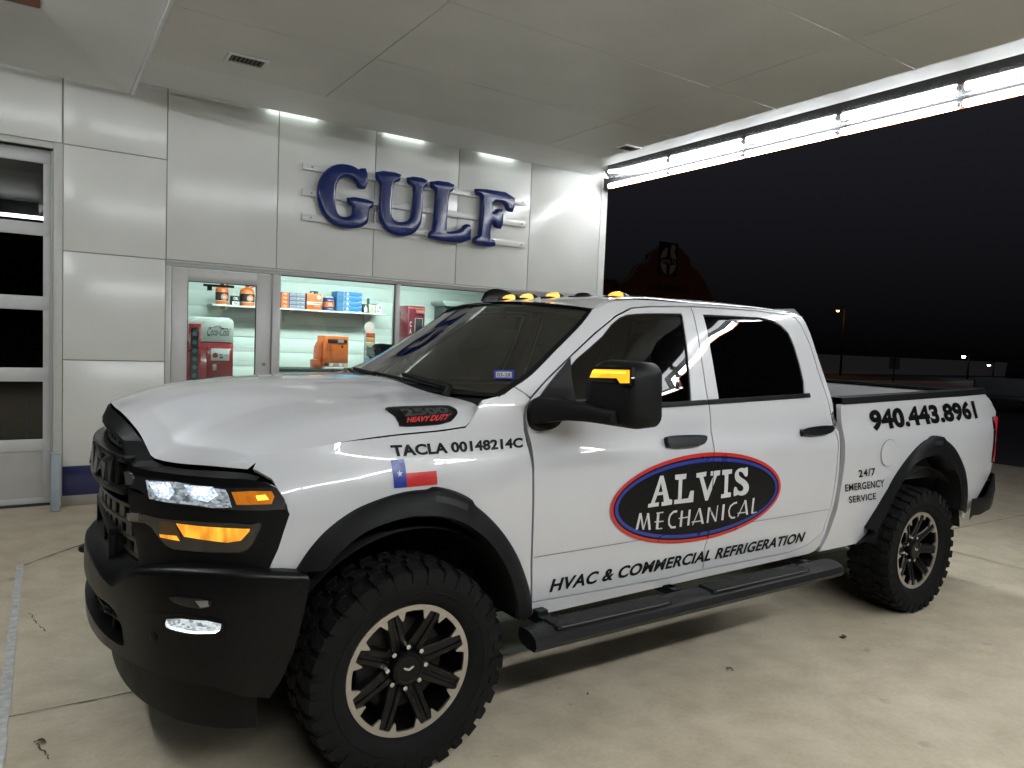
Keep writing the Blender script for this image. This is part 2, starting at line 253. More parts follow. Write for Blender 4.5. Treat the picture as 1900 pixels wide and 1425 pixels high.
# ---------------------------------------------------------------- objects
def tag(o, label=None, cat=None, group=None, kind=None):
    if label: o['label'] = label
    if cat: o['category'] = cat
    if group: o['group'] = group
    if kind: o['kind'] = kind
    return o
def empty(name, loc, label, cat, group=None):
    o = bpy.data.objects.new(name, None); COL.objects.link(o); o.location = loc
    o.empty_display_size = .2
    return tag(o, label, cat, group)
def attach(o, parent):
    if parent is not None:
        o.parent = parent
        o.matrix_parent_inverse = world_m(parent).inverted()
    return o
def world_m(o):
    m = Matrix.LocRotScale(o.location, o.rotation_euler, o.scale)
    return world_m(o.parent) @ o.matrix_parent_inverse @ m if o.parent else m
class B:
    """collects faces of one mesh"""
    def __init__(s): s.v = []; s.f = []; s.m = []
    def add(s, vs, fs, mi=0):
        k = len(s.v); s.v += [tuple(v) for v in vs]; s.f += [tuple(i+k for i in f) for f in fs]; s.m += [mi]*len(fs); return s
    def box(s, x0, x1, y0, y1, z0, z1, mi=0, mat=None):
        vs = [Vector((x, y, z)) for z in (z0, z1) for y in (y0, y1) for x in (x0, x1)]
        if mat is not None: vs = [mat @ v for v in vs]
        return s.add(vs, [(0,2,3,1),(4,5,7,6),(0,1,5,4),(2,6,7,3),(0,4,6,2),(1,3,7,5)], mi)
    def prism(s, poly, y0, y1, ax='y', mi=0):
        n = len(poly)
        f = {'y': lambda a, b, c: (a, c, b), 'x': lambda a, b, c: (c, a, b), 'z': lambda a, b, c: (a, b, c)}[ax]
        vs = [f(a, b, y0) for a, b in poly]+[f(a, b, y1) for a, b in poly]
        fs = [tuple(range(n)), tuple(range(2*n-1, n-1, -1))]+[(i, i+n, (i+1) % n+n, (i+1) % n) for i in range(n)]
        return s.add(vs, fs, mi)
    def tube(s, p0, p1, r0, r1=None, n=16, mi=0, cap=True):
        r1 = r0 if r1 is None else r1
        p0, p1 = Vector(p0), Vector(p1); d = (p1-p0).normalized()
        a = d.orthogonal().normalized(); b = d.cross(a)
        vs = [p+r*(math.cos(t*2*math.pi/n)*a+math.sin(t*2*math.pi/n)*b) for p, r in ((p0, r0), (p1, r1)) for t in range(n)]
        fs = [(i, (i+1) % n, (i+1) % n+n, i+n) for i in range(n)]
        if cap: fs += [tuple(range(n-1, -1, -1)), tuple(range(n, 2*n))]
        return s.add(vs, fs, mi)
    def lathe(s, prof, org, ax, n=48, mi=0, a0=0, a1=2*math.pi):
        """prof: (radius, along) ; ax unit axis"""
        ax = Vector(ax).normalized(); a = Vector((0, 0, 1)) if abs(ax.z) < .9 else Vector((1, 0, 0)); b = ax.cross(a)
        full = abs(a1-a0-2*math.pi) < 1e-6; k = n if full else n+1
        vs = [Vector(org)+h*ax+r*(math.cos(a0+(a1-a0)*t/n)*a+math.sin(a0+(a1-a0)*t/n)*b) for r, h in prof for t in range(k)]
        fs = [(j*k+i, j*k+(i+1) % k, (j+1)*k+(i+1) % k, (j+1)*k+i) for j in range(len(prof)-1) for i in range(n)]
        return s.add(vs, fs, mi)
    def loft(s, rows, closed=False, mi=0):
        n = len(rows[0]); vs = [p for r in rows for p in r]
        fs = [(j*n+i, j*n+(i+1) % n, (j+1)*n+(i+1) % n, (j+1)*n+i) for j in range(len(rows)-1) for i in range(n if closed else n-1)]
        return s.add(vs, fs, mi)
    def build(s, name, mats, parent=None, sharp=38, bevel=0, seg=2, recalc=True, merge=True):
        me = bpy.data.meshes.new(name); me.from_pydata(s.v, [], s.f); 
        mats = mats if isinstance(mats, (list, tuple)) else [mats]
        for m in mats: me.materials.append(m)
        for p, i in zip(me.polygons, s.m): p.material_index = i
        bm = bmesh.new(); bm.from_mesh(me)
        if merge: bmesh.ops.remove_doubles(bm, verts=bm.verts, dist=1e-5)
        if recalc: bmesh.ops.recalc_face_normals(bm, faces=bm.faces)
        if bevel:
            ed = [e for e in bm.edges if e.is_manifold and e.calc_face_angle(0) > math.radians(30)]
            bmesh.ops.bevel(bm, geom=ed, offset=bevel, segments=seg, affect='EDGES', profile=.5, clamp_overlap=True)
        lim = math.radians(sharp)
        for f in bm.faces: f.smooth = True
        for e in bm.edges: e.smooth = not (len(e.link_faces) == 2 and e.calc_face_angle(0) > lim)
        bm.to_mesh(me); bm.free()
        o = bpy.data.objects.new(name, me); COL.objects.link(o)
        return attach(o, parent)
def pip(x, y, poly):
    c = False; n = len(poly); j = n-1
    for i in range(n):
        xi, yi = poly[i]; xj, yj = poly[j]
        if (yi > y) != (yj > y) and x < (xj-xi)*(y-yi)/(yj-yi)+xi: c = not c
        j = i
    return c
def densify(P, step):
    o = []
    for a, b in zip(P, P[1:]+P[:1]):
        d = math.dist(a, b); n = max(1, int(math.ceil(d/step)))
        o += [(a[0]+(b[0]-a[0])*k/n, a[1]+(b[1]-a[1])*k/n) for k in range(n)]
    return o
def chaikin(P, n=1):
    for _ in range(n):
        P = [q for a, b in zip(P, P[1:]+P[:1]) for q in ((a[0]*.75+b[0]*.25, a[1]*.75+b[1]*.25), (a[0]*.25+b[0]*.75, a[1]*.25+b[1]*.75))]
    return P
def area(P): return .5*sum(a[0]*b[1]-b[0]*a[1] for a, b in zip(P, P[1:]+P[:1]))
def inset(P, d):
    """offset a polygon inwards by d (outwards if d < 0)"""
    sgn = 1 if area(P) > 0 else -1; o = []; n = len(P)
    for i in range(n):
        a, b, c = P[i-1], P[i], P[(i+1) % n]
        e1 = Vector((b[0]-a[0], b[1]-a[1])); e2 = Vector((c[0]-b[0], c[1]-b[1]))
        if e1.length < 1e-7 or e2.length < 1e-7: o.append(b); continue
        e1.normalize(); e2.normalize()
        n1 = Vector((-e1.y, e1.x))*sgn; n2 = Vector((-e2.y, e2.x))*sgn
        m = n1+n2
        if m.length < .2: o.append((b[0]+n1.x*d, b[1]+n1.y*d)); continue
        m.normalize(); k = d/max(.45, m.dot(n1)); o.append((b[0]+m.x*k, b[1]+m.y*k))
    return o
def cdt(outer, holes=(), step=.04):
    loops = [densify(outer, step)]+[densify(h, step) for h in holes]
    pts = []; ed = []
    for L in loops:
        k = len(pts); pts += L; ed += [(k+i, k+(i+1) % len(L)) for i in range(len(L))]
    xs = [p[0] for p in loops[0]]; ys = [p[1] for p in loops[0]]
    allb = pts[:]
    cell = {}
    for p in allb: cell.setdefault((int(p[0]//step), int(p[1]//step)), []).append(p)
    nx = int((max(xs)-min(xs))/step); ny = int((max(ys)-min(ys))/step)
    for i in range(1, nx+1):
        for j in range(1, ny+1):
            x = min(xs)+(i-.5*(j % 2)*0)*step; y = min(ys)+j*step
            if not pip(x, y, loops[0]) or any(pip(x, y, h) for h in loops[1:]): continue
            cx, cy = int(x//step), int(y//step)
            if any((x-q[0])**2+(y-q[1])**2 < (.5*step)**2 for a in (-1,0,1) for b in (-1,0,1) for q in cell.get((cx+a, cy+b), ())): continue
            pts.append((x, y))
    r = delaunay_2d_cdt([Vector(p) for p in pts], ed, [], 0, 1e-6)
    vs, fs = r[0], r[2]
    keep = []
    for f in fs:
        cx = sum(vs[i].x for i in f)/3; cy = sum(vs[i].y for i in f)/3
        if pip(cx, cy, loops[0]) and not any(pip(cx, cy, h) for h in loops[1:]): keep.append(tuple(f))
    return [(v.x, v.y) for v in vs], keep
REF = Vector((1.9, 0, .9))
def surf_n(S, a, b, ref=REF):
    e = 1e-3
    p = Vector(S(a, b)); n = (Vector(S(a+e, b))-Vector(S(a-e, b))).cross(Vector(S(a, b+e))-Vector(S(a, b-e)))
    if n.length < 1e-12: return p, Vector((0, 0, 1))
    n.normalize()
    if n.dot(p-ref) < 0: n = -n
    return p, n
def patch(name, S, outer, mat, parent=None, holes=(), step=.045, thick=.015, off=0, flip=False, ref=REF, back=False):
    """a panel cut to an outline on a body surface, with real edges turned inwards; flip = on the truck's far side"""
    V, F = cdt(outer, holes, step)
    used = sorted({i for f in F for i in f}); mp = {k: i for i, k in enumerate(used)}
    P, N = [], []
    for k in used:
        p, n = surf_n(S, V[k][0], V[k][1], ref); P.append(p+n*off); N.append(n)
    F = [tuple(mp[i] for i in f) for f in F]
    G = []
    for f in F:
        n = (P[f[1]]-P[f[0]]).cross(P[f[2]]-P[f[0]])
        G.append(f if n.dot(N[f[0]]) > 0 else f[::-1])
    cnt = {}
    for f in G:
        for a, b in zip(f, f[1:]+f[:1]): cnt[(a, b)] = 1
    bd = [(a, b) for a, b in cnt if (b, a) not in cnt]
    verts = list(P); norms = list(N); faces = list(G)
    if thick:
        en = {}
        for a, b in bd:
            en.setdefault(a, Vector()); en.setdefault(b, Vector())
            q = (P[b]-P[a]).cross(N[a]); 
            if q.length > 1e-9: q.normalize()
            en[a] += q; en[b] += q
        ids = {}
        for k, q in en.items():
            q = q.normalized() if q.length > 1e-6 else N[k]
            ids[k] = (len(verts), len(verts)+1); verts += [P[k], P[k]-N[k]*thick]; norms += [q, q]
        for a, b in bd: faces.append((a and ids[b][0] or ids[b][0], ids[a][0], ids[a][1], ids[b][1]))
        if back:
            k0 = len(verts); verts += [p-n*thick for p, n in zip(P, N)]; norms += [-n for n in N]
            faces += [tuple(i+k0 for i in f[::-1]) for f in G]
    if flip:
        verts = [Vector((v.x, -v.y, v.z)) for v in verts]; norms = [Vector((n.x, -n.y, n.z)) for n in norms]; faces = [f[::-1] for f in faces]
    me = bpy.data.meshes.new(name); me.from_pydata([tuple(v) for v in verts], [], faces)
    me.materials.append(mat)
    for p in me.polygons: p.use_smooth = True
    me.normals_split_custom_set_from_vertices([tuple(n) for n in norms])
    o = bpy.data.objects.new(name, me); COL.objects.link(o)
    return attach(o, parent)
def ribbon(b, S, s0, s1, z, h, depth, off=0, n=24, zf=None, mi=0):
    """a curved bar following surface S in its first coordinate"""
    rows = [[], [], [], []]
    for i in range(n+1):
        s = s0+(s1-s0)*i/n; zz = z+(zf(s) if zf else 0)
        p, q = surf_n(S, s, zz); q = Vector((q.x, q.y, 0)).normalized()
        for r, (dz, o) in zip(rows, ((-h/2, off), (h/2, off), (h/2, off-depth), (-h/2, off-depth))):
            r.append(p+q*o+Vector((0, 0, dz)))
    k = len(b.v); m = n+1
    vs = [v for r in rows for v in r]
    fs = [(r*m+i, r*m+i+1, ((r+1) % 4)*m+i+1, ((r+1) % 4)*m+i) for r in range(4) for i in range(n)]
    fs += [(0, m, 2*m, 3*m), (3*m+n, 2*m+n, m+n, n)]
    b.add(vs, fs, mi)
def text_verts(body, bold=.0, shear=0, spacing=1):
    cu = bpy.data.curves.new('lettering', 'FONT'); cu.body = body; cu.offset = bold; cu.shear = shear; cu.space_character = spacing
    cu.resolution_u = 4
    o = bpy.data.objects.new('lettering', cu); COL.objects.link(o)
    dg = bpy.context.evaluated_depsgraph_get(); me = bpy.data.meshes.new_from_object(o.evaluated_get(dg))
    vs = [tuple(v.co[:2]) for v in me.vertices]; fs = [tuple(p.vertices) for p in me.polygons]
    bpy.data.objects.remove(o); bpy.data.curves.remove(cu); bpy.data.meshes.remove(me)
    x0 = min(v[0] for v in vs); x1 = max(v[0] for v in vs); y0 = min(v[1] for v in vs); y1 = max(v[1] for v in vs)
    return [((v[0]-x0)/(x1-x0), (v[1]-y0)/(y1-y0)) for v in vs], fs
def text_on(name, body, S, quad, mat, parent=None, off=.003, bold=.02, shear=0, spacing=1, ref=REF, thick=0):
    """lettering laid on a surface; quad = bottom-left, top-left, bottom-right, top-right in surface coordinates"""
    vs, fs = text_verts(body, bold, shear, spacing)
    (bl, tl, br, tr_) = quad; P = []
    for u, v in vs:
        a = (bl[0]*(1-u)+br[0]*u)*(1-v)+(tl[0]*(1-u)+tr_[0]*u)*v
        c = (bl[1]*(1-u)+br[1]*u)*(1-v)+(tl[1]*(1-u)+tr_[1]*u)*v
        p, n = surf_n(S, a, c, ref); P.append((p+n*off, n, p))
    b = B(); b.add([p[0] for p in P], fs)
    if thick:
        cnt = {(x, y) for f in fs for x, y in zip(f, f[1:]+f[:1])}
        k = len(b.v); b.v += [tuple(p[2]-p[1]*.001) for p in P]
        for x, y in cnt:
            if (y, x) not in cnt: b.f.append((x, y, y+k, x+k)); b.m.append(0)
    o = b.build(name, mat, parent, merge=False, recalc=False, sharp=30)
    return o
def flat_y(y0): return lambda a, c: (a, y0, c)
def flat_x(x0): return lambda a, c: (x0, a, c)
def copy_tree(o, parent=None):
    c = o.copy(); COL.objects.link(c)
    if parent is not None: c.parent = parent
    for ch in list(o.children): copy_tree(ch, c)
    return c

# ================================================================ SETTING
def concrete_mat():
    m = bpy.data.materials.new('concrete'); m.use_nodes = True
    nt = m.node_tree; b = nt.nodes['Principled BSDF']; L = nt.links.new
    tc = nt.nodes.new('ShaderNodeTexCoord')
    def noise(s, d=6, r=.6):
        n = nt.nodes.new('ShaderNodeTexNoise'); n.inputs['Scale'].default_value = s; n.inputs['Detail'].default_value = d; n.inputs['Roughness'].default_value = r
        L(tc.outputs['Object'], n.inputs['Vector']); return n
    def ramp(n, a, ca, bb, cb, out=0):
        c = nt.nodes.new('ShaderNodeValToRGB'); c.color_ramp.elements[0].position = a; c.color_ramp.elements[0].color = (*ca, 1)
        c.color_ramp.elements[1].position = bb; c.color_ramp.elements[1].color = (*cb, 1); L(n.outputs[out], c.inputs[0]); return c
    def mul(a, b_, f=1, mode='MULTIPLY'):
        x = nt.nodes.new('ShaderNodeMixRGB'); x.blend_type = mode; x.inputs[0].default_value = f
        L(a.outputs[0], x.inputs[1]); L(b_.outputs[0], x.inputs[2]); return x
    base = ramp(noise(.55, 8, .65), .32, (.49, .415, .30), .70, (.68, .595, .46))
    fine = ramp(noise(38, 6, .7), .25, (.86, .86, .86), .75, (1.06, 1.06, 1.05))
    mid = ramp(noise(4.5, 6, .6), .3, (.80, .79, .77), .60, (1, 1, 1))
    c = mul(mul(base, fine), mid)
    vo = nt.nodes.new('ShaderNodeTexVoronoi'); vo.inputs['Scale'].default_value = 2.3; vo.inputs['Randomness'].default_value = 1
    wv = noise(9, 3); ad = nt.nodes.new('ShaderNodeMixRGB'); ad.blend_type = 'ADD'; ad.inputs[0].default_value = .12
    L(tc.outputs['Object'], ad.inputs[1]); L(wv.outputs[1], ad.inputs[2]); L(ad.outputs[0], vo.inputs['Vector'])
    st = ramp(vo, .045, (.55, .52, .48), .085, (1, 1, 1))
    c = mul(c, st, .55)
    v2 = nt.nodes.new('ShaderNodeTexVoronoi'); v2.inputs['Scale'].default_value = 7; L(ad.outputs[0], v2.inputs['Vector'])
    c = mul(c, ramp(v2, .03, (.45, .43, .4), .05, (1, 1, 1)), .5)
    L(c.outputs[0], b.inputs['Base Color']); b.inputs['Roughness'].default_value = .62
    rr = nt.nodes.new('ShaderNodeMapRange'); rr.inputs[3].default_value = .5; rr.inputs[4].default_value = .78
    n5 = noise(2.0, 5); L(n5.outputs[0], rr.inputs[0]); L(rr.outputs[0], b.inputs['Roughness'])
    bp = nt.nodes.new('ShaderNodeBump'); bp.inputs['Strength'].default_value = .25; bp.inputs['Distance'].default_value = .004
    n6 = noise(70, 5, .7); L(n6.outputs[0], bp.inputs['Height']); L(bp.outputs[0], b.inputs['Normal'])
    return m
CONC = concrete_mat()
g = B()
g.add([(-600, -600, 0), (600, -600, 0), (600, 600, 0), (-600, 600, 0)], [(0, 1, 2, 3)])
GROUND = tag(g.build('ground', CONC), kind='structure')
ASPH = M('asphalt', (.045, .045, .047), .85, bump=.4, bscale=40)
r = B(); r.add([(16, -300, .004), (34, -300, .004), (40, 24, .004), (12, 24, .004)], [(0, 1, 2, 3)])
r.add([(-300, 24, .004), (300, 24, .004), (300, 33, .004), (-300, 33, .004)], [(0, 1, 2, 3)])
tag(r.build('road', ASPH, merge=False), kind='structure')
# joints cut in the slab: thin dark strips
JOINT = M('slab_joint', (.075, .065, .055), .9)
PALEJ = M('pale_joint', (.50, .47, .41), .8, var=.25, vscale=30)
j = B()
def strip(b, pts, w, z, jit=0, mi=0):
    L_, R_ = [], []
    for i, p in enumerate(pts):
        a = Vector(pts[max(0, i-1)]); c = Vector(pts[min(len(pts)-1, i+1)]); d = (c-a).normalized(); n = Vector((-d.y, d.x))
        ww = w*(1+random.uniform(-jit, jit)); L_.append((p[0]+n.x*ww/2, p[1]+n.y*ww/2, z)); R_.append((p[0]-n.x*ww/2, p[1]-n.y*ww/2, z))
    b.loft([L_, R_], mi=mi)
def wob(p, q, n, k):
    return [(p[0]+(q[0]-p[0])*i/n+random.uniform(-k, k), p[1]+(q[1]-p[1])*i/n+random.uniform(-k, k)) for i in range(n+1)]
strip(j, wob((-1.33, 2.56), (.2, 4.2), 40, .003), .012, .004, .5)
strip(j, wob((-4.5, .31), (9, .05), 160, .003), .007, .004, .6)
strip(j, wob((-4.4, .62), (-1.33, .55), 40, .004), .006, .004, .6)
strip(j, wob((-1.27, 1.55), (-1.19, 1.22), 14, .008), .005, .004, .7)
strip(j, wob((-1.23, -.05), (-1.19, -.2), 10, .006), .005, .004, .7)
strip(j, wob((11.5, -8), (11.5, 18), 60, .003), .012, .004, .5)
strip(j, wob((5.7, 5), (13.5, 4.6), 60, .003), .010, .004, .5)
j.build('slab_joint', JOINT, GROUND, merge=False)
j = B(); strip(j, wob((5.68, 2.6), (5.74, -9), 80, .004), .022, .004, .4)
j.build('slab_seam', PALEJ, GROUND, merge=False)
LINE = M('line_paint', (.62, .62, .60), .6, var=.35, vscale=25, bump=.3)
j = B(); strip(j, wob((-1.33, 2.60), (-1.36, -.3), 40, .004)+wob((-1.36, -.35), (-1.42, -7), 60, .004), .042, .006, .14)
j.build('painted_line', LINE, GROUND, merge=False)

WY = 4.42           # face of the shop wall
PORC = M('white_porcelain', (.75, .745, .715), .22, coat=.4, crough=.2, var=.06, vscale=2.2, bump=.05, bscale=2.5)
PORC2 = M('porcelain_edge', (.42, .41, .39), .35)
ALU = M('aluminium_frame', (.50, .485, .475), .38, metal=.25)
ALUD = M('frame_shadow_gap', (.03, .03, .03), .7)  # near-black for gaskets, seals, door closer and backing sheets
NAVY = M('navy_porcelain', (.018, .022, .085), .2, coat=.4)
STONE = M('foundation_concrete', (.33, .30, .26), .85, bump=.4, bscale=50)
CEIL = M('canopy_enamel', (.76, .77, .755), .42, spec=.35, var=.10, vscale=1.6, bump=.04, bscale=2.5)
WHITEM = M('white_enamel', (.72, .72, .71), .3, coat=.3)
CLEAR = glass_mat('window_glass', (.90, .96, .94), boost=.02)
GARG = glass_mat('garage_glass', (.30, .28, .25), boost=.02)

shop = empty('service_station', (2.2, WY+1.4, 0), 'white panelled service station with office windows, garage door and flat lit canopy', 'building')
def seam_panels(name, rects, mat, y0, y1):
    b = B()
    for x0, x1, z0, z1 in rects: b.box(x0+.004, x1-.004, y0, y1, z0+.004, z1-.004)
    return b.build(name, mat, shop, bevel=.004, seg=2, merge=False)
# wall panels (each a sheet, joints are real gaps)
XJ = [-1.034, -.168, .903, 1.994, 3.075, 4.147, 5.336]
rects = [(-1.034, -.168, .374, 1.381), (-1.034, -.168, 1.381, 2.389), (-1.034, -.168, 2.389, 3.357), (-1.034, -.168, 3.357, 4.2)]
rects += [(a, b_, 2.392, 4.2) for a, b_ in zip(XJ[1:], XJ[2:])]
rects += [(5.336, 5.454, .374, 4.2), (4.95, 5.336, .374, 2.392)]
rects += [(-4.4+i*1.12, -4.4+(i+1)*1.12, 3.357, 4.2) for i in range(3)]
seam_panels('wall_panels', rects, PORC, WY, WY+.02)
b = B(); b.box(-4.4, -1.05, WY+.02, WY+.3, 3.30, 4.2); b.box(-1.05, -.19, WY+.021, WY+.3, 0, 4.2)
b.box(-.19, 5.45, WY+.022, WY+.3, 2.40, 4.2); b.box(4.96, 5.45, WY+.021, WY+2.9, 0, 2.40); b.box(5.30, 5.452, WY+.024, WY+9, .0, 4.2)
b.box(.93, 4.96, WY+.03, WY+.25, 0, .95)
b.build('wall_core', PORC2, shop, merge=False)
seam_panels('window_apron', [(.93, 2.3, .374, .95), (2.3, 3.65, .374, .95), (3.65, 4.95, .374, .95)], PORC, WY+.005, WY+.028)
b = B(); b.box(-1.03, -.19, WY-.006, WY+.02, .10, .374); b.box(.95, 5.454, WY-.006, WY+.02, .10, .374)
b.build('base_band', NAVY, shop, bevel=.004, merge=False)
b = B(); b.box(-1.04, -.19, WY-.012, WY+.02, 0, .098); b.box(.93, 5.454, WY-.012, WY+.02, 0, .098)
b.build('foundation', STONE, shop, bevel=.006, merge=False)
# entrance door and window frames
fr = B()
fr.box(-.168, 4.95, WY+.012, WY+.12, 2.335, 2.385)
fr.box(-.168, 4.95, WY-.006, WY+.1, 2.365, 2.390)
fr.box(-.168, -.118, WY+.012, WY+.12, 0, 2.335); fr.box(.878, .962, WY+.010, WY+.12, 0, 2.335)
for x in (2.305, 3.64, 4.9): fr.box(x, x+.055, WY+.014, WY+.12, .95, 2.335)
fr.box(.962, 4.95, WY+.016, WY+.13, .95, 1.0)
fr.build('window_frame', ALU, shop, bevel=.004, merge=False)
b = B(); b.box(-.118, .878, WY+.09, WY+.11, .0, 2.335); 
door = B(); D0, D1, DZ = -.106, .866, 2.325
door.box(D0, .04, WY+.035, WY+.085, .02, DZ); door.box(.715, D1, WY+.035, WY+.085, .02, DZ)
door.box(.04, .715, WY+.035, WY+.085, 2.20, DZ); door.box(.04, .715, WY+.035, WY+.085, .02, .28)
dr = door.build('door', ALU, shop, bevel=.003, merge=False)
b = B(); b.box(.04, .715, WY+.055, WY+.063, .28, 2.20); b.build('door_glass', CLEAR, dr)
b = B()
b.box(.04, .046, WY+.0345, WY+.06, .28, 2.20); b.box(.709, .715, WY+.0345, WY+.06, .28, 2.20); b.box(.046, .709, WY+.0345, WY+.06, 2.192, 2.20)
b.build('gasket', ALUD, dr, merge=False)
b = B(); b.lathe([(0, .022), (.012, .022), (.018, .016), (.02, 0)], (.80, WY+.035, 1.37), (0, -1, 0), 20); b.build('lock', M('chrome', (.75, .75, .75), .12, metal=1), dr)
b = B(); b.box(.2, .5, WY+.09, WY+.12, 2.16, 2.185); b.box(.24, .28, WY+.088, WY+.13, 2.12, 2.16); b.build('door_closer', ALUD, dr, merge=False)
for x0, x1 in ((.962, 2.305), (2.36, 3.64), (3.695, 4.9)):
    b = B(); b.box(x0, x1, WY+.05, WY+.058, 1.0, 2.335); w = b.build('window_pane', CLEAR, shop)
    b = B(); b.box(x0, x1, WY+.046, WY+.062, 2.327, 2.335); b.box(x1-.008, x1, WY+.046, WY+.062, 1.0, 2.327); b.box(x0, x0+.006, WY+.046, WY+.062, 1.0, 2.327); b.build('gasket', ALUD, w, merge=False)
# garage door
GY = WY+.115
gd = B()
for z0, z1 in ((3.175, 3.30), (2.517, 2.634), (1.833, 1.961), (1.17, 1.298), (.52, .629), (.0205, .075)): gd.box(-4.3, -1.10, GY, GY+.04, z0, z1)
for x in (-1.185, -2.25, -3.3): gd.box(x, x+.085, GY+.001, GY+.039, .075, 3.175)
gdo = gd.build('garage_door', M('garage_door_paint', (.60, .60, .60), .35, var=.08), shop, bevel=.004, merge=False)
b = B(); b.box(-4.3, -1.11, GY+.012, GY+.03, .075, .52); b.build('panel', M('door_panel', (.50, .48, .46), .5, var=.12, vscale=4), gdo)
b = B(); b.box(-4.3, -1.11, GY+.018, GY+.024, .629, 3.175); b.build('pane', GARG, gdo)
b = B(); b.box(-1.108, -1.036, WY-.004, WY+.2, 0, 3.355); b.box(-4.4, -1.108, WY+.004, WY+.2, 3.30, 3.355)
b.box(-1.125, -1.108, WY+.05, WY+.1, 0, 3.30)
b.build('garage_jamb', M('jamb_paint', (.55, .545, .52), .35), shop, bevel=.005, merge=False)
b = B(); b.box(-4.3, -1.1, GY-.02, GY+.06, 0, .018); b.build('door_seal', ALUD, shop)
# garage interior
GI = M('garage_wall', (.055, .040, .030), .85, var=.5, vscale=2)
b = B(); b.box(-4.5, -.9, 9.5, 9.6, 0, 4.2); b.box(-4.6, -4.5, WY+.3, 9.6, 0, 4.2); b.box(-.75, -.65, WY+.35, 9.6, 0, 4.2); b.box(-4.6, -.65, WY+.3, 9.6, 3.9, 4.0)
b.build('garage_walls', GI, shop, merge=False)
b = B(); b.box(-3.2, -1.2, 7.0, 8.0, 0, 1.0); b.box(-2.9, -1.3, 7.2, 7.8, 1.0, 1.25)
tag(b.build('workbench', M('dark_wood', (.10, .055, .03), .7, var=.4), bevel=.01, merge=False), 'dark wooden workbench seen dimly through the garage door glass', 'workbench')
# office interior
BLOCK = M('painted_block', (.62, .68, .65), .55, var=.05, bump=.1, bscale=30)
BY = 6.95
b = B(); 
for i in range(14):
    z = i*.203
    o = .2 if i % 2 else 0
    b.box(-.2, 5.2, BY+.004, BY+.1, z, z+.199)
b.box(-.2, 5.2, BY+.012, BY+.12, 0, 2.9)
b.build('back_wall', BLOCK, shop, bevel=.003, merge=False)
B().box(-.3, -.2, WY+.32, BY, 0, 2.9).build('side_wall', BLOCK, shop); B().box(4.97, 5.05, WY+2.9, BY, 0, 2.9).build('side_wall', BLOCK, shop)
b = B(); b.box(-.3, 5.05, WY+.3, BY+.1, 2.75, 2.85); b.build('office_ceiling', M('office_ceiling', (.6, .62, .6), .8), shop)
b = B(); b.box(-.2, 4.96, WY+.3, BY, .002, .02); b.build('office_floor', M('floor_tile', (.22, .2, .18), .4), shop)
t = empty('ceiling_lamp', (2.3, 5.75, 2.75), 'white fluorescent strip lamp on the ceiling of the office', 'lamp')
b = B(); b.box(.5, 4.2, 5.62, 5.88, 2.70, 2.749); b.build('housing', WHITEM, t, bevel=.006)
b = B(); b.box(.52, 4.18, 5.65, 5.85, 2.675, 2.699); b.build('diffuser', emit_mat('office_tube', (.86, 1, .96), ROOM), t)

# ---------------------------------------------------------------- canopy
ZC = 3.87; X0, X1, Y1, Y0 = -.48, 4.22, 3.10, -6.3
XO0, XO1 = -2.85, 5.36
ZR, ZL, ZW = 3.965, 4.16, 4.03
# flat field: joined sheets 1.22 x 2.44 m
b = B()
xs = [X0, .955, 3.39, X1]; ys = [Y1, 1.94, .735, -.485, -1.7, -2.92, -4.14, -5.36, Y0]
for i in range(len(xs)-1):
    for k in range(len(ys)-1):
        b.box(xs[i]+.003, xs[i+1]-.003, ys[k+1]+.003, ys[k]-.003, ZC, ZC+.02)
b.build('soffit', CEIL, shop, bevel=.0025, seg=1, merge=False)
b = B(); b.box(X0, X1, Y0, Y1, ZC+.022, ZC+.03); b.build('soffit_backing', ALUD, shop)
# sloping margins between the flat field and the edges (mitred)
e = B()
WT = WY-.11
e.add([(X0-.02, Y1, ZC+.004), (X1, Y1, ZC+.004), (XO1, WT, ZW-.02), (X0-.02, WT, ZW-.02)], [(0, 1, 2, 3)])
XT = XO1-.80; ZT = ZC+.004+(ZR-ZC-.004)*(XT-X1)/(XO1-X1)
e.add([(X1, Y0, ZC+.004), (XT, Y0, ZT), (XT, Y1+.4, ZT), (XO1, WT, ZW-.02), (X1, Y1, ZC+.004)], [(0, 1, 2, 4), (4, 2, 3)])
e.build('soffit_margin', CEIL, shop, sharp=5, merge=False)
DARK_MARGIN = M('lamp_trough', (.055, .055, .056), .05, spec=.4, var=0)  # outer ceiling strip: dark colour put in to hold down the tubes' glare
b = B(); b.add([(XT, Y0, ZT), (XO1+.002, Y0, ZR), (XO1+.002, Y1+.4, ZR), (XT, Y1+.4, ZT), (XO1+.002, WT, ZW-.02)], [(0, 1, 2, 3), (3, 2, 4)]); b.build('lamp_trough', DARK_MARGIN, shop, sharp=5, merge=False)
e = B(); HX, HY, HZ = -1.20, 2.95, 3.985
e.add([(X0-.035, Y0, ZC+.01), (X0-.035, WT, ZC+.015), (HX, HY, HZ), (HX, Y0, HZ)], [(0, 3, 2, 1)])
e.add([(X0-.035, WT, ZC+.015), (XO0, WT, ZW-.02), (XO0, HY, HZ), (HX, HY, HZ)], [(0, 3, 2, 1)])
e.build('soffit_return', CEIL, shop, sharp=2, merge=False)
b = B(); b.box(X0-.03, X0+.0, Y0, WT-.06, ZC-.008, ZC+.03); b.build('edge_trim', WHITEM, shop, bevel=.003)
b = B(); b.box(-2.9, XO1+.04, WT, WY, ZW+.16, ZW+.2); b.box(-2.9, XO1+.04, Y0, WY, 4.25, 4.3)
b.build('canopy_roof', CEIL, shop, merge=False)
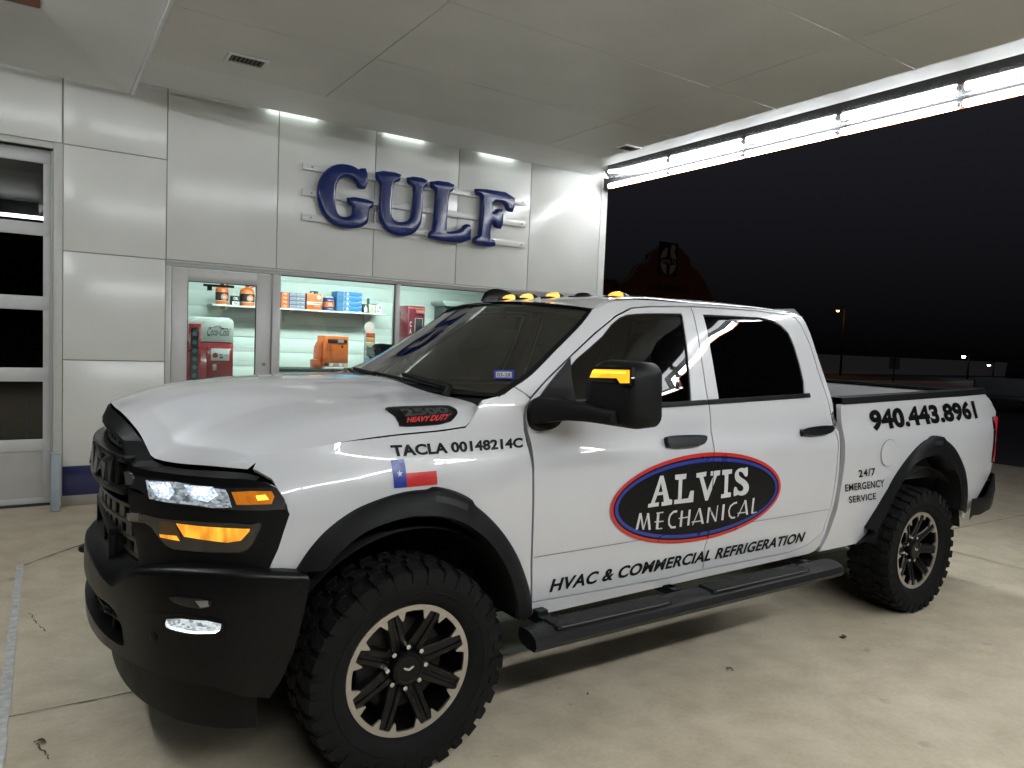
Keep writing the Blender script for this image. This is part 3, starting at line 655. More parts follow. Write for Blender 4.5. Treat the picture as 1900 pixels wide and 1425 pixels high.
b = B(); b.box(XO1+.004, XO1+.05, Y0, WY+.1, ZC+.008, 4.6); b.box(-2.95, -2.9, Y0, WY, ZC+.05, 4.6); b.box(-2.9, XO1, Y0-.05, Y0-.002, ZC-.02, 4.6)
b.build('fascia', M('fascia_grey', (.012, .012, .013), .4), shop, bevel=.004, merge=False)
b = B(); b.box(XO1-.012, XO1+.002, Y0, WY-.1, ZC-.004, ZC+.006); b.build('fascia_stripe', M('orange_stripe', (.55, .14, .03), .4), shop)

# fluorescent tubes along the canopy edges
TM = emit_mat('fluorescent_tube', (.93, .98, 1.0), TUBE)
TE = M('tube_end', (.8, .8, .8), .4)
def tube_lamp(x, y0, y1, z, label, group):
    t = empty('fluorescent_tube', (x, (y0+y1)/2, z), label, 'tube lamp', group)
    b = B(); b.tube((x, y0, z), (x, y1, z), .03, n=12); b.build('tube', TM, t)
    for a, c in ((y0-.025, y0), (y1, y1+.025)): B().tube((x, a, z), (x, c, z), .024, n=10).build('socket', TE, t)
ye = [4.26, 3.11, 1.965, .83, -.29, -1.43, -2.57, -3.71, -4.85, -5.99]
nm = ['nearest the shop wall', 'second from the shop wall', 'third from the shop wall', 'fourth from the shop wall', 'fifth from the shop wall']
for i in range(len(ye)-1):
    tube_lamp(5.315, ye[i+1]+.045, ye[i]-.03, 3.893, 'glowing fluorescent tube of the right canopy edge, '+nm[min(i, 4)], 'fluorescent tubes under the right canopy edge')
for i in range(4):
    y = 3.4-i*1.17
    tube_lamp(-2.70, y-1.12, y, 4.02, 'glowing fluorescent tube under the left canopy edge above the garage door side', 'fluorescent tubes under the left canopy edge')
for i in range(6):
    x = -1.6+i*1.15
    t = empty('fluorescent_tube', (x, -5.22, 3.80), 'glowing fluorescent tube under the near canopy edge on the driver side of the truck', 'tube lamp', 'fluorescent tubes under the near canopy edge')
    b = B(); b.tube((x-.53, -5.22, 3.80), (x+.53, -5.22, 3.80), .03, n=10); b.build('tube', TM, t)
    b = B(); b.tube((x-.53, -5.10, 3.80), (x+.53, -5.10, 3.80), .03, n=10); b.build('tube', TM, t)  # second tube added alongside to strengthen the light from this edge
    b = B(); b.tube((x-.56, -5.22, 3.80), (x-.53, -5.22, 3.80), .025, n=10); b.build('socket', TE, t)
CM = emit_mat('slot_tube', (.88, 1, .95), COVE)
for i, x in enumerate((.80, 2.08, 3.36)):
    t = empty('slot_lamp', (x+.27, WY-.055, 4.06), 'short tube hidden in the slot above the shop wall, '+('over the entrance door', 'over the letter U', 'over the letter F')[i], 'tube lamp', 'tubes in the slot above the wall')
    b = B(); b.tube((x, WY-.055, 4.055), (x+.52, WY-.055, 4.055), .02, n=10); b.build('tube', CM, t)
# ceiling vents
def vent(x0, x1, y0, y1, label):
    t = empty('ceiling_vent', ((x0+x1)/2, (y0+y1)/2, ZC), label, 'vent')
    b = B(); z = ZC-.014
    b.box(x0-.03, x1+.03, y0-.03, y0, z, ZC-.001); b.box(x0-.03, x1+.03, y1, y1+.03, z, ZC-.001); b.box(x0-.03, x0, y0, y1, z, ZC-.001); b.box(x1, x1+.03, y0, y1, z, ZC-.001)
    b.build('frame', WHITEM, t, bevel=.003, merge=False)
    b = B(); b.box(x0, x1, y0, y1, ZC-.004, ZC-.002); b.build('backing', ALUD, t)
    b = B(); n = int((x1-x0)/.028)
    for i in range(n):
        x = x0+(i+.5)*(x1-x0)/n
        b.box(-.002, .002, y0, y1, -.007, .007, mat=Matrix.Translation((x, 0, ZC-.010)) @ Matrix.Rotation(.7, 4, 'Y'))
    b.build('slats', M('vent_slats', (.28, .25, .20), .5), t, merge=False)
vent(.03, .28, 2.56, 2.71, 'white framed louvred vent in the canopy ceiling above the entrance')
vent(4.02, 4.20, 2.47, 2.60, 'small grey louvred vent in the canopy ceiling beside the glowing edge tubes')
# brick pier seen above the canopy's left end
tag(B().box(-2.3, -1.215, 2.80, 2.94, 3.988, 4.24).build('sign_cabinet', M('brick_red', (.24, .075, .045), .6, var=.25, vscale=9), bevel=.006), 'red brown cabinet tucked under the left end of the canopy', 'cabinet')
# bollard
t = empty('bollard', (-1.09, 4.25, 0), 'short pale blue steel post by the garage door jamb', 'bollard')
b = B(); b.box(-1.125, -1.055, 4.2, 4.27, 0.004, .53); b.build('post', M('bollard_paint', (.36, .42, .48), .5, var=.1), t, bevel=.008)
b = B(); b.box(-1.132, -1.048, 4.193, 4.277, .53, .545); b.build('cap', M('bollard_cap', (.40, .45, .5), .5), t, bevel=.004)

# ---------------------------------------------------------------- wall sign
sign = empty('wall_sign', (2.6, WY, 3.2), 'large raised blue enamel letters reading GULF on white rails', 'sign')
BLUE = M('blue_enamel', (.009, .020, .125), .2, coat=.08, spec=.3, var=.15, vscale=6, bump=.10, bscale=9)
for z in (3.475, 3.20, 2.935):
    b = B(); b.box(1.15, 4.06, WY-.045, WY-.022, z, z+.072); rl = b.build('rail', WHITEM, sign, bevel=.004)
    for x in (1.25, 2.63, 4.0): B().tube((x, WY-.052, z+.036), (x, WY, z+.036), .011, n=10).build('bolt', M('bolt_steel', (.3, .3, .3), .4, metal=.8), rl)
def puffy(name, poly, depth, rnd, mat, parent, y):
    poly = inset(chaikin(poly, 1), rnd*.6)
    cu = bpy.data.curves.new(name, 'CURVE'); cu.dimensions = '2D'; cu.fill_mode = 'BOTH'; cu.extrude = depth; cu.bevel_depth = rnd; cu.bevel_resolution = 5
    sp = cu.splines.new('POLY'); sp.points.add(len(poly)-1); sp.use_cyclic_u = True
    for p, q in zip(sp.points, poly): p.co = (q[0], q[1], 0, 1)
    o = bpy.data.objects.new(name, cu); COL.objects.link(o)
    me = bpy.data.meshes.new_from_object(o.evaluated_get(bpy.context.evaluated_depsgraph_get()))
    bpy.data.objects.remove(o); bpy.data.curves.remove(cu)
    me.transform(Matrix(((1, 0, 0, 0), (0, 0, -1, y), (0, 1, 0, 0), (0, 0, 0, 1))))
    me.materials.clear(); me.materials.append(mat); me.name = name
    for p in me.polygons: p.use_smooth = True
    bm = bmesh.new(); bm.from_mesh(me); bmesh.ops.remove_doubles(bm, verts=bm.verts, dist=1e-5); bmesh.ops.recalc_face_normals(bm, faces=bm.faces)
    for e_ in bm.edges: e_.smooth = not (len(e_.link_faces) == 2 and e_.calc_face_angle(0) > .9)
    bm.to_mesh(me); bm.free()
    o = bpy.data.objects.new(name, me); COL.objects.link(o); return attach(o, parent)
for ch in 'GULF': puffy('letter', T['gulf_'+ch], .012, .034, BLUE, sign, WY-.09)
# leaves blown onto the slab
LEAF = M('dry_leaf', (.05, .033, .02), .7, var=.4, vscale=60)
for i, (x, y, s, a) in enumerate([(2.92, -1.02, .055, .4), (1.92, -.98, .04, 1.9), (3.9, -.1, .022, 1.0), (-1.22, -.05, .05, 2.6), (1.05, -.83, .012, 0)]):
    b = B(); n = 6; up = []; dn = []
    for k in range(n+1):
        u = k/n; w = .28*s*math.sin(math.pi*u)**.8; h = .004+.010*math.sin(u*3.1)
        c, q = math.cos(a), math.sin(a); X = (u-.5)*s
        up.append((x+c*X-q*w, y+q*X+c*w, h+.006)); dn.append((x+c*X+q*w, y+q*X-c*w, h+.002))
    b.loft([up, [((p[0]+q_[0])/2, (p[1]+q_[1])/2, p[2]-.006) for p, q_ in zip(up, dn)], dn])
    tag(b.build('fallen_leaf', LEAF), ['curled brown leaf lying on the slab to the right of the running board', 'small dark leaf on the slab in front of the running board', 'tiny dry leaf on the slab ahead of the rear wheel', 'dark leaf at the near end of the white floor line', 'tiny leaf scrap beside the front wheel'][i], 'leaf', 'fallen leaves on the concrete')

# ================================================================ PICKUP TRUCK
PAINT = M('white_car_paint', (.59, .59, .615), .32, coat=1.0, crough=.015, var=.015, vscale=3)
BLK = M('black_textured_plastic', (.0055, .0055, .006), .50, spec=.16, bump=.12, bscale=220, var=.2)
BLK2 = M('satin_black_paint', (.004, .004, .0045), .33, spec=.2, var=.2)
GBLK = M('gloss_black', (.006, .006, .007), .07, coat=.6)
DARK = M('dark_void', (.004, .004, .004), .95)
RUB = M('tyre_rubber', (.010, .010, .010), .8, spec=.12, var=.35, vscale=22, bump=.25, bscale=160)
SEAL = M('rubber_seal', (.004, .004, .004), .6, spec=.15)
STEELB = M('black_steel', (.007, .007, .008), .42, spec=.3, bump=.15, bscale=150)
TINT = glass_mat('tinted_glass', (.035, .04, .042), boost=.012)
WSG = glass_mat('windscreen_glass', (.50, .58, .52), boost=.085, ior=1.6)
CHROME = M('chrome', (.75, .75, .75), .12, metal=1)
DECAL = M('black_vinyl', (.005, .005, .0055), .4, spec=.15, var=.2)
WDECAL = M('white_vinyl', (.62, .62, .62), .35)
REDV = M('red_vinyl', (.50, .025, .022), .3); BLUEV = M('blue_vinyl', (.018, .035, .26), .3)
truck = empty('pickup_truck', (1.9, 0, 0), 'white crew cab pickup truck with black flares and company lettering, lights on', 'truck')
for k in ('cabback',): T[k] = [(2.687, 2.008), (2.70, 1.962), (2.722, 1.858), (2.735, 1.703), (2.750, 1.559), (2.757, 1.44), (2.762, 1.284), (2.770, 1.12), (2.771, .919), (2.760, .817), (2.722, .667), (2.690, .60)]
dt = T['doortop'][:]; dt[15] = (2.7125, 1.49); dt[16] = (2.7275, 1.38)
mid = T['mid']
fdoor = dt[0:7]+mid+dt[26:]; rdoor = [mid[0]]+dt[8:25]+[mid[-1]]+mid[::-1][1:-1]
G_ = .0035
cx_f, cx_r, cz_w = 0.0, 3.80, .43
def toward(P, c, d):
    o = []
    for x, z in P:
        v = Vector((c-x, cz_w-z)); v.normalize(); o.append((x+v.x*d, z+v.y*d))
    return o
ho = T['head_out']
seamP = [(.314, 1.492), (.283, 1.452), (.244, 1.402), (.222, 1.384), (.127, 1.374), (-.06, 1.363), (-.253, 1.343), (-.358, 1.326), (-.594, 1.286), (-.662, 1.268)]
fender = [(-.66, 1.262)]+[(x, z-.004) for x, z in seamP[::-1][1:-3]]+[(.226, 1.379), (.249, 1.399), (.288, 1.450), (.319, 1.490), (.372, 1.500), (.43, 1.512), (.486, 1.543), (.535, 1.515), (.560, 1.492)]
fender += [(.529, 1.46), (.514, 1.419), (.512, 1.363), (.524, 1.307), (.531, 1.241), (.535, 1.169), (.550, .892), (.581, .60), (.590, .545)]
fender += toward(T['flf_o'][::-1], cx_f, .035)+[(-.549, .887), (-.529, .961), (-.483, 1.091), (-.489, 1.125), (-.53, 1.212), (-.575, 1.24)]
frame = [(.492, 1.545)]+[(x+.002, z+.004) for x, z in [(.586, 1.591), (.74, 1.698), (.918, 1.823), (1.01, 1.900)]]+[(1.10, 1.950), (1.25, 1.974), (1.5, 1.981), (1.8, 1.984), (2.2, 1.984), (2.5, 1.984), (2.66, 1.975), (2.697, 1.962)]
frame += T['cabback'][2:]+[(2.655, .565), (2.60, .553), (1.645, .542), (.598, .526), (.592, .575)]
dto = inset(dt, -.004)
frame += [dto[k] for k in range(27, 5, -1)]+[dto[k] for k in range(5, -1, -1)]
bedp = [(2.79, 1.440)]+T['bedtop'][1:]+[(4.446, .576)]+toward(T['flr_o'][::-1], cx_r, .035)+[(3.065, .556), (2.70, .552), (2.757, .647), (2.806, .8), (2.815, .953), (2.824, 1.117), (2.818, 1.218), (2.80, 1.33)]
for fl in (False, True):
    P_ = patch('front_fender', S_side, inset(fender, .001), PAINT, truck, thick=.02, step=.045, flip=fl)
    d1 = patch('front_door', S_side, inset(fdoor, G_), PAINT, truck, holes=[T['fwin']], thick=.03, flip=fl)
    d2 = patch('rear_door', S_side, inset(rdoor, G_), PAINT, truck, holes=[T['rwin']], thick=.03, flip=fl)
    patch('window', S_side, inset(T['fwin'], -.012), TINT, d1, thick=0, off=-.010, flip=fl)
    patch('window', S_side, inset(T['rwin'], -.012), TINT, d2, thick=0, off=-.010, flip=fl)
    def trim(win, par):
        patch('window_seal', S_side, inset(win, -.002), SEAL, par, holes=[inset(win, .008)], thick=.006, off=-.006, step=.03, flip=fl)
    trim(T['fwin'], d1); trim(T['rwin'], d2)
    for par, a, c in ((d1, .60, 1.662), (d2, 1.672, 2.545)):
        zb = lambda x: 1.4405+(x-1.296)*.0315
        n = 8; bl = [(a+(c-a)*i/n, zb(a+(c-a)*i/n)) for i in range(n+1)]; tp = [(x, z+.024) for x, z in bl[::-1]]
        patch('belt_moulding', S_side, bl+tp, BLK2, par, thick=.014, off=.008, step=.03, flip=fl)
    patch('cab_frame', S_side, frame, PAINT, truck, thick=.02, flip=fl)
    patch('bed_side', S_side, bedp, PAINT, truck, thick=.03, flip=fl, holes=[])
    inner = [(.56, .57), (2.70, .58), (2.74, .82), (2.745, 1.2), (2.72, 1.43), (.54, 1.425)]
    patch('door_inner', S_side, inner, DARK, d1, thick=0, off=-.032, step=.12, flip=fl)
    # handles
    for h, par in ((T['h1'], d1), (T['h2'], d2)):
        patch('recess', S_side, inset(h, .004), DARK, par, thick=0, off=.0015, step=.05, flip=fl)  # flat dark patch: shade of the handle hollow put into colour
        hh = patch('handle', S_side, chaikin([h[0], h[1], h[2], h[3], h[4], h[5]], 2), BLK2, par, thick=.026, off=.030, step=.02, flip=fl, back=True)
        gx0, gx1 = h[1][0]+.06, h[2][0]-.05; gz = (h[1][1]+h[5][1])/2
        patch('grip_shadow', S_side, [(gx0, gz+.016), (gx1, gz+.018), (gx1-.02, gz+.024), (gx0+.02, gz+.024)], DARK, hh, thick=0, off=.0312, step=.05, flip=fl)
# body-side crease line of the lower doors: its shade drawn as a thin grey strip
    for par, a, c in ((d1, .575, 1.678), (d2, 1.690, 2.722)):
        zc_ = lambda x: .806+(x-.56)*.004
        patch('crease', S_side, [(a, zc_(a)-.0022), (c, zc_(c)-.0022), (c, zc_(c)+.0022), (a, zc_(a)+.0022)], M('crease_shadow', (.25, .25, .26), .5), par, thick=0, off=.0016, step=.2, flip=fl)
# hood, roof, windscreen
hood_poly = [(0, b) for b in [-1+.1*i for i in range(21)]]+[(1, b) for b in [1-.1*i for i in range(21)]]
hood_poly = [(0.004, -.985), (.004, .985), (.10, .998), (.985, .998), (.998, .96), (.998, -.96), (.985, -.998), (.10, -.998)]
def S_hood2(t, b): return S_hood(t, b)
def hood_grid():
    nu, nv = 64, 84; V = []; N = []
    for i in range(nu+1):
        t = i/nu
        for j in range(nv+1):
            b = -1+2*j/nv; b = math.copysign(1-(1-abs(b))**1.25, b)*.998
            e_ = 2e-3
            p = Vector(S_hood(t, b)); n = (Vector(S_hood(min(1, t+e_), b))-Vector(S_hood(max(0, t-e_), b))).cross(Vector(S_hood(t, min(1, b+e_)))-Vector(S_hood(t, max(-1, b-e_))))
            n.normalize(); n = n if n.z > 0 else -n
            V.append(p); N.append(n)
    F = [(i*(nv+1)+j, (i+1)*(nv+1)+j, (i+1)*(nv+1)+j+1, i*(nv+1)+j+1) for i in range(nu) for j in range(nv)]
    if (V[F[0][1]]-V[F[0][0]]).cross(V[F[0][2]]-V[F[0][0]]).z < 0: F = [f[::-1] for f in F]
    ring = [i*(nv+1) for i in range(nu+1)]+[nu*(nv+1)+j for j in range(1, nv+1)]+[i*(nv+1)+nv for i in range(nu-1, -1, -1)]+[j for j in range(nv-1, 0, -1)]
    c0 = sum(V, Vector())/len(V)
    k = len(V); m = len(ring)
    for r_ in ring:
        q = V[r_]-c0; q.z = -.1; q.normalize(); V += [V[r_], V[r_]-Vector((q.x*.006, q.y*.006, .03))]; N += [q, q]
    F += [(k+2*i, k+2*((i+1) % m), k+2*((i+1) % m)+1, k+2*i+1) for i in range(m)]
    me = bpy.data.meshes.new('hood'); me.from_pydata([tuple(v) for v in V], [], F); me.materials.append(PAINT)
    for p in me.polygons: p.use_smooth = True
    me.normals_split_custom_set_from_vertices([tuple(n) for n in N])
    o = bpy.data.objects.new('hood', me); COL.objects.link(o); return attach(o, truck)
hood = hood_grid()
def grid_surf(name, S, us, vs, mat, parent, up=1, drop=0):
    V, N = [], []
    for u in us:
        for v in vs:
            e_ = 1e-3; p = Vector(S(u, v)); n = (Vector(S(u+e_, v))-Vector(S(u-e_, v))).cross(Vector(S(u, v+e_ if v+e_ <= vs[-1] else v))-Vector(S(u, v-e_ if v-e_ >= vs[0] else v)))
            if n.length > 0: n.normalize()
            if n.dot(p-REF) < 0: n = -n
            V.append(p); N.append(n)
    m = len(vs); F = [(i*m+j, (i+1)*m+j, (i+1)*m+j+1, i*m+j+1) for i in range(len(us)-1) for j in range(m-1)]
    q = F[len(F)//2]
    if (V[q[1]]-V[q[0]]).cross(V[q[2]]-V[q[0]]).dot(N[q[0]]) < 0: F = [f[::-1] for f in F]
    me = bpy.data.meshes.new(name); me.from_pydata([tuple(v) for v in V], [], F); me.materials.append(mat)
    for p in me.polygons: p.use_smooth = True
    me.normals_split_custom_set_from_vertices([tuple(n) for n in N])
    o = bpy.data.objects.new(name, me); COL.objects.link(o); return attach(o, parent)
def roof_uv():
    # roof trimmed at the front to the windscreen's head
    us = [0, .01, .03, .06]+[.1+.9*i/36 for i in range(37)]; vs = [-1+2*i/60 for i in range(61)]
    vs = [math.copysign(1-(1-abs(v))**1.6, v) for v in vs]
    def S(u, b):
        h = S_ws(max(-1, min(1, -b if False else b)), 1.0)
        x0 = h[0]-.006; x = x0+(2.715-x0)*u
        p = S_roof(max(x, 1.012), b)
        z = p[2]
        k = math.exp(-((x-x0)/.07)**2)
        return (x, p[1] if u > .25 else p[1]*(u/.25)+(1-u/.25)*h[1], z*(1-k)+(h[2]+.012)*k)
    return grid_surf('roof', S, us, vs, PAINT, truck)
roof = roof_uv()
ws = grid_surf('windscreen', S_ws, [-.975+1.95*i/40 for i in range(41)], [.0+1.0*i/24 for i in range(25)], WSG, truck)
def S_wsn(u, v): return S_ws(u, v)
fr_ = [(-1.0, .0), (1.0, .0), (1.0, 1.0), (-1.0, 1.0)]
patch('windscreen_seal', S_ws, fr_, SEAL, ws, holes=[[(-.962, .055), (.962, .055), (.972, .996), (-.972, .996)]], thick=.004, off=.003, step=.06)
# cowl between hood and windscreen
rows = [[], [], []]
for i in range(41):
    b_ = -.96+1.92*i/40
    a = Vector(S_hood(1, b_)); c = Vector(S_ws(max(-1, min(1, b_*1.02)), .02))
    rows[0].append(a+Vector((-.01, 0, -.022))); rows[1].append((a+c)/2+Vector((0, 0, -.022))); rows[2].append(c+Vector((.01, 0, -.006)))
b = B(); b.loft(rows); b.build('cowl', BLK, truck)
for pts_ in ([(.55, .07), (.25, .055), (-.02, .06)], [(.02, .085), (-.31, .07), (-.74, .03)]):
    b = B(); prev = None
    for i in range(13):
        t_ = i/12; k = t_*2; q = (pts_[0], pts_[1], pts_[2])
        u = q[0][0]*(1-t_)+q[2][0]*t_; v = lerp_curve([(q[2][0], q[2][1]), (q[1][0], q[1][1]), (q[0][0], q[0][1])], u)
        p, n = surf_n(S_ws, u, v); p = p+n*.014
        if prev is not None: b.tube(prev, p, .008, .008, 8)
        prev = p
    p0, n0 = surf_n(S_ws, pts_[2][0], pts_[2][1]); b.tube(p0+n0*.02, p0+n0*.0-Vector((.03, 0, .02)), .016, .02, 10)
    p1, n1 = surf_n(S_ws, (pts_[0][0]+pts_[2][0])/2, pts_[1][1]); b.tube(p0+n0*.022, p1+n1*.04, .013, .009, 8)
    b.build('wiper', SEAL, truck, merge=False)
# registration sticker on the windscreen
def quad(name, S, q, mat, par, off, step=.5, flip=False): return patch(name, S, q, mat, par, thick=0, off=off, step=step, flip=flip)
SU = [(-.955, .295), (-.862, .232), (-.795, .335), (-.893, .395)]
SU = [(-.862, .238), (-.795, .335), (-.896, .392), (-.954, .305)]
st = patch('sticker', S_ws, SU, BLUEV, ws, thick=0, off=.0045, step=.3)
def bil(u, v):  # bl, br, tr, tl of the sticker as seen
    bl, br, tr_, tl = SU[0], SU[3], SU[2], SU[1]
    return ((bl[0]*(1-u)+br[0]*u)*(1-v)+(tl[0]*(1-u)+tr_[0]*u)*v, (bl[1]*(1-u)+br[1]*u)*(1-v)+(tl[1]*(1-u)+tr_[1]*u)*v)
S_st = lambda a, c: S_ws(*bil(1-a, c))
S_st = lambda a, c: S_ws(*bil(a, c))
stp = patch('sticker_panel', S_st, [(.12, .16), (.88, .16), (.88, .78), (.12, .78)], WDECAL, st, thick=0, off=.006, step=.3)
text_on('sticker_text', '03-28', S_st, ((.18, .22), (.18, .62), (.82, .22), (.82, .62)), DECAL, st, off=.0075, bold=.01)
# rear of the cab
rows = []
cb = [(x-.004, z) for x, z in T['cabback']]
for i in range(13):
    k = -1+2*i/12
    rows.append([(x+.02*(1-k*k), side_w(x, z)*k*.998, z-.0) for x, z in cb])
b = B(); b.loft(rows); crr = b.build('cab_rear', PAINT, truck, sharp=50)
b = B(); b.box(2.785, 2.79, -.62, .62, 1.52, 1.88); b.build('rear_window', GBLK, crr, bevel=.002)
# ---- front: lens, fascia, grille

lens_top = [(.440, 1.262), (.478, 1.222), (.52, 1.218), (.60, 1.216), (.75, 1.218), (.9, 1.219), (1.03, 1.221), (1.09, 1.213), (1.135, 1.191), (1.166, 1.151), (1.176, 1.117)]
fas_top = [(0, 1.336), (.12, 1.332), (.24, 1.324), (.334, 1.3145), (.4053, 1.300), (.430, 1.262), (.462, 1.226)]
open_r = [(0, 1.318), (.12, 1.314), (.24, 1.306), (.33, 1.297), (.388, 1.284), (.416, 1.25), (.447, 1.205), (.475, 1.17), (.498, 1.10), (.52, 1.03), (.543, .95), (.556, .885), (.54, .855), (.48, .846), (.2, .846), (0, .846)]
right = fas_top+[(.478, 1.215), (.485, 1.183), (.51, 1.132), (.74, 1.112), (.96, 1.110), (1.176, 1.116), (1.188, 1.096), (1.151, .973), (1.109, .884), (.98, .880), (.816, .872), (.613, .846), (.5, .832), (0, .826)]
mirr = lambda P: [(-s, z) for s, z in P[::-1] if abs(s) > 1e-6]
fascia = patch('front_fascia', S_front, right+mirr(right), BLK, truck, holes=[open_r+mirr(open_r)], thick=.05, step=.04)
# surround between hood lip and grille opening: flat facets with crisp creases
LL = [(0, 1.403), (.12, 1.397), (.24, 1.387), (.363, 1.354), (.455, 1.311), (.490, 1.278), (.522, 1.247), (.586, 1.234), (.70, 1.234), (.885, 1.247), (.98, 1.248), (1.03, 1.238)]
SL = [(0, 1.336), (.12, 1.332), (.24, 1.324), (.334, 1.3145), (.4053, 1.300), (.430, 1.262), (.462, 1.226), (.52, 1.216), (.65, 1.213), (.85, 1.216), (.98, 1.218), (1.06, 1.214)]
def at(P, k, c):
    i = min(int(k), len(P)-2); f = k-i
    return P[i][c]*(1-f)+P[i+1][c]*f
ks = [i*.25 for i in range(4*(len(SL)-1)+1)]
rows = [[], [], []]
for sg in (-1, 1):
    for k in (ks[::-1] if sg < 0 else ks[1:]):
        a = Vector(S_lip(sg*at(LL, k, 0), at(LL, k, 1)-.006)); c = Vector(S_front(sg*at(SL, k, 0), at(SL, k, 1)))
        n_ = Vector((a.x-.9, a.y*.4, 0)).normalized()
        rows[0].append(a-n_*.05+Vector((0, 0, -.035))); rows[1].append(a+n_*.004+Vector((0, 0, -.004))); rows[2].append(c+n_*.002)
b = B(); b.loft(rows); b.build('grille_surround', BLK, truck, sharp=14)
back = [(s*1.04, z) for s, z in open_r+mirr(open_r)]
gr = patch('grille_back', S_front, inset(back, -.02), DARK, truck, thick=0, off=-.075, step=.08)
gb = B()
def smax(z): return lerp_curve([(.85, .555), (.95, .542), (1.03, .52), (1.10, .498), (1.17, .475), (1.24, .43), (1.30, .35)], z)
zs_ = [.868, .932, .996, 1.060]
for z in zs_: ribbon(gb, S_front, -smax(z)-.01, smax(z)+.01, z, .016, .05, -.012)
for r_ in range(len(zs_)-1):
    n = 6
    for i in range(-n, n+1):
        s = (i+.5*(r_ % 2))*.098
        z = (zs_[r_]+zs_[r_+1])/2
        if abs(s) > smax(z)-.02: continue
        ribbon(gb, S_front, s-.028, s+.028, z, .056, .022, -.020, n=2)
ribbon(gb, S_front, -.40, .40, 1.258, .012, .05, -.028)
for i in range(-4, 5):
    s = i*.092
    if abs(s) < .38: ribbon(gb, S_front, s-.027, s+.027, 1.283, .05, .02, -.034, n=2)
gb.build('grille_mesh', M('grille_plastic', (.020, .019, .016), .35, coat=.3), gr, bevel=.002, seg=1, merge=False)
gb = B()
bend = lambda s: -.012*(abs(s)/.45)**2*0
ribbon(gb, S_front, -.478, .478, 1.236, .026, .05, .020); ribbon(gb, S_front, -.492, .492, 1.122, .030, .05, .020)
for s in (-.415, .415): ribbon(gb, S_front, s-.010, s+.010, 1.178, .10, .045, .018, n=1)
gb.build('grille_bar', BLK2, gr, bevel=.004, merge=False)
gp = [(-.445, 1.228), (.445, 1.228), (.47, 1.124), (-.47, 1.124)]
patch('bar_backing', S_front, gp, DARK, gr, thick=0, off=-.02, step=.1)
S_fm = lambda s, z: S_front(s, z)
text_on('emblem_letters', 'RAM', lambda a, c: S_front(a, c), ((-.385, 1.128), (-.385, 1.240), (.385, 1.128), (.385, 1.240)), M('emblem_black_chrome', (.03, .03, .032), .18, metal=.6), gr, off=.026, bold=.045, spacing=1.05, thick=1)
def mirror_pair(fn):
    for fl in (False, True): fn(fl)
def lamps(fl):
    HL = [(.485, 1.184)]+[(.50, 1.205)]+lens_top[2:]+[(1.089, 1.112), (.962, 1.111), (.893, 1.112), (.739, 1.112), (.626, 1.120), (.602, 1.133), (.573, 1.138), (.51, 1.136)]
    hl = patch('headlight', S_front, HL, GBLK, truck, thick=.02, off=.006, step=.04, flip=fl)
    patch('lamp_bezel', S_front, T['lamp'], M('lamp_housing', (.02, .022, .025), .15, coat=.5), hl, thick=0, off=.0068, step=.05, flip=fl)
    patch('reflector', S_front, T['white'], lens_mat('headlight_reflector', (.012, .016, .02), (.50, .58, .64), .75, 75, (1, 1, 1.8), (.16, .17, .19)), hl, thick=0, off=.0078, step=.05, flip=fl)
    for q, P2 in (('led_halo', [(.625, 1.176), (.735, 1.187), (.765, 1.155), (.745, 1.126), (.69, 1.128)]), ('led_halo', [(.80, 1.184), (.915, 1.188), (.940, 1.160), (.905, 1.133), (.845, 1.140)])): patch(q, S_front, P2, lens_mat('led_halo', (.25, .42, .62), (1.0, 1.0, 1.0), 1.1, 110, (1, 1, 1.6), (.2, .22, .24)), hl, thick=0, off=.0085, step=.05, flip=fl)
    for k in ('led1', 'led2'): patch('led', S_front, [(p[0]*.55+c[0]*.45, p[1]*.55+c[1]*.45) for p in T[k] for c in [(sum(q[0] for q in T[k])/len(T[k]), sum(q[1] for q in T[k])/len(T[k]))]], emit_mat('headlight_led', (.88, .97, 1.0), 14), hl, thick=0, off=.0092, step=.05, flip=fl)
    patch('side_marker', S_front, T['amber'], lens_mat('marker_amber', (.32, .09, .005), (.50, .16, .01), .75, 40, base=(.35, .10, .01)), hl, thick=.004, off=.0085, step=.05, flip=fl)
    patch('marker_bulb', S_front, T['amberhot'], emit_mat('amber_bulb', (1, .42, .03), 5), hl, thick=0, off=.0098, step=.05, flip=fl)
    hk = patch('corner_trim', S_front, [(.462, 1.190), (.50, 1.194), (.535, 1.184), (.535, 1.150), (.492, 1.143)], M('smoked_chrome', (.25, .25, .24), .2, metal=.7), hl, thick=.01, off=.010, step=.05, flip=fl)
    lo = patch('turn_signal', S_front, T['low_out'], M('smoked_lens', (.03, .027, .022), .1, coat=.6), truck, thick=.02, off=.006, step=.04, flip=fl)
    patch('amber_lens', S_front, T['low_amber'], lens_mat('signal_amber', (.36, .085, .002), (1, .48, .035), 1.25, -26, (.8, 1, .3), (.5, .2, .02)), lo, thick=.004, off=.0085, step=.03, flip=fl)
    patch('amber_reflector', S_front, T['low_amber2'], lens_mat('signal_amber', (1, .35, .02), (1, .6, .05), 1.3, 28), lo, thick=0, off=.0085, step=.05, flip=fl)
    patch('lens_band', S_front, [(.70, 1.047), (.77, 1.048), (.795, 1.012), (.80, .992), (.79, .978), (.70, .975)], M('lens_smoke', (.10, .045, .015), .15, coat=.5), lo, thick=0, off=.0078, step=.05, flip=fl)
    patch('chrome_tip', S_front, [(.505, 1.040), (.545, 1.050), (.585, 1.052), (.585, 1.026), (.515, 1.012)], M('smoked_chrome', (.25, .25, .24), .2, metal=.7), lo, thick=.01, off=.010, step=.05, flip=fl)
mirror_pair(lamps)
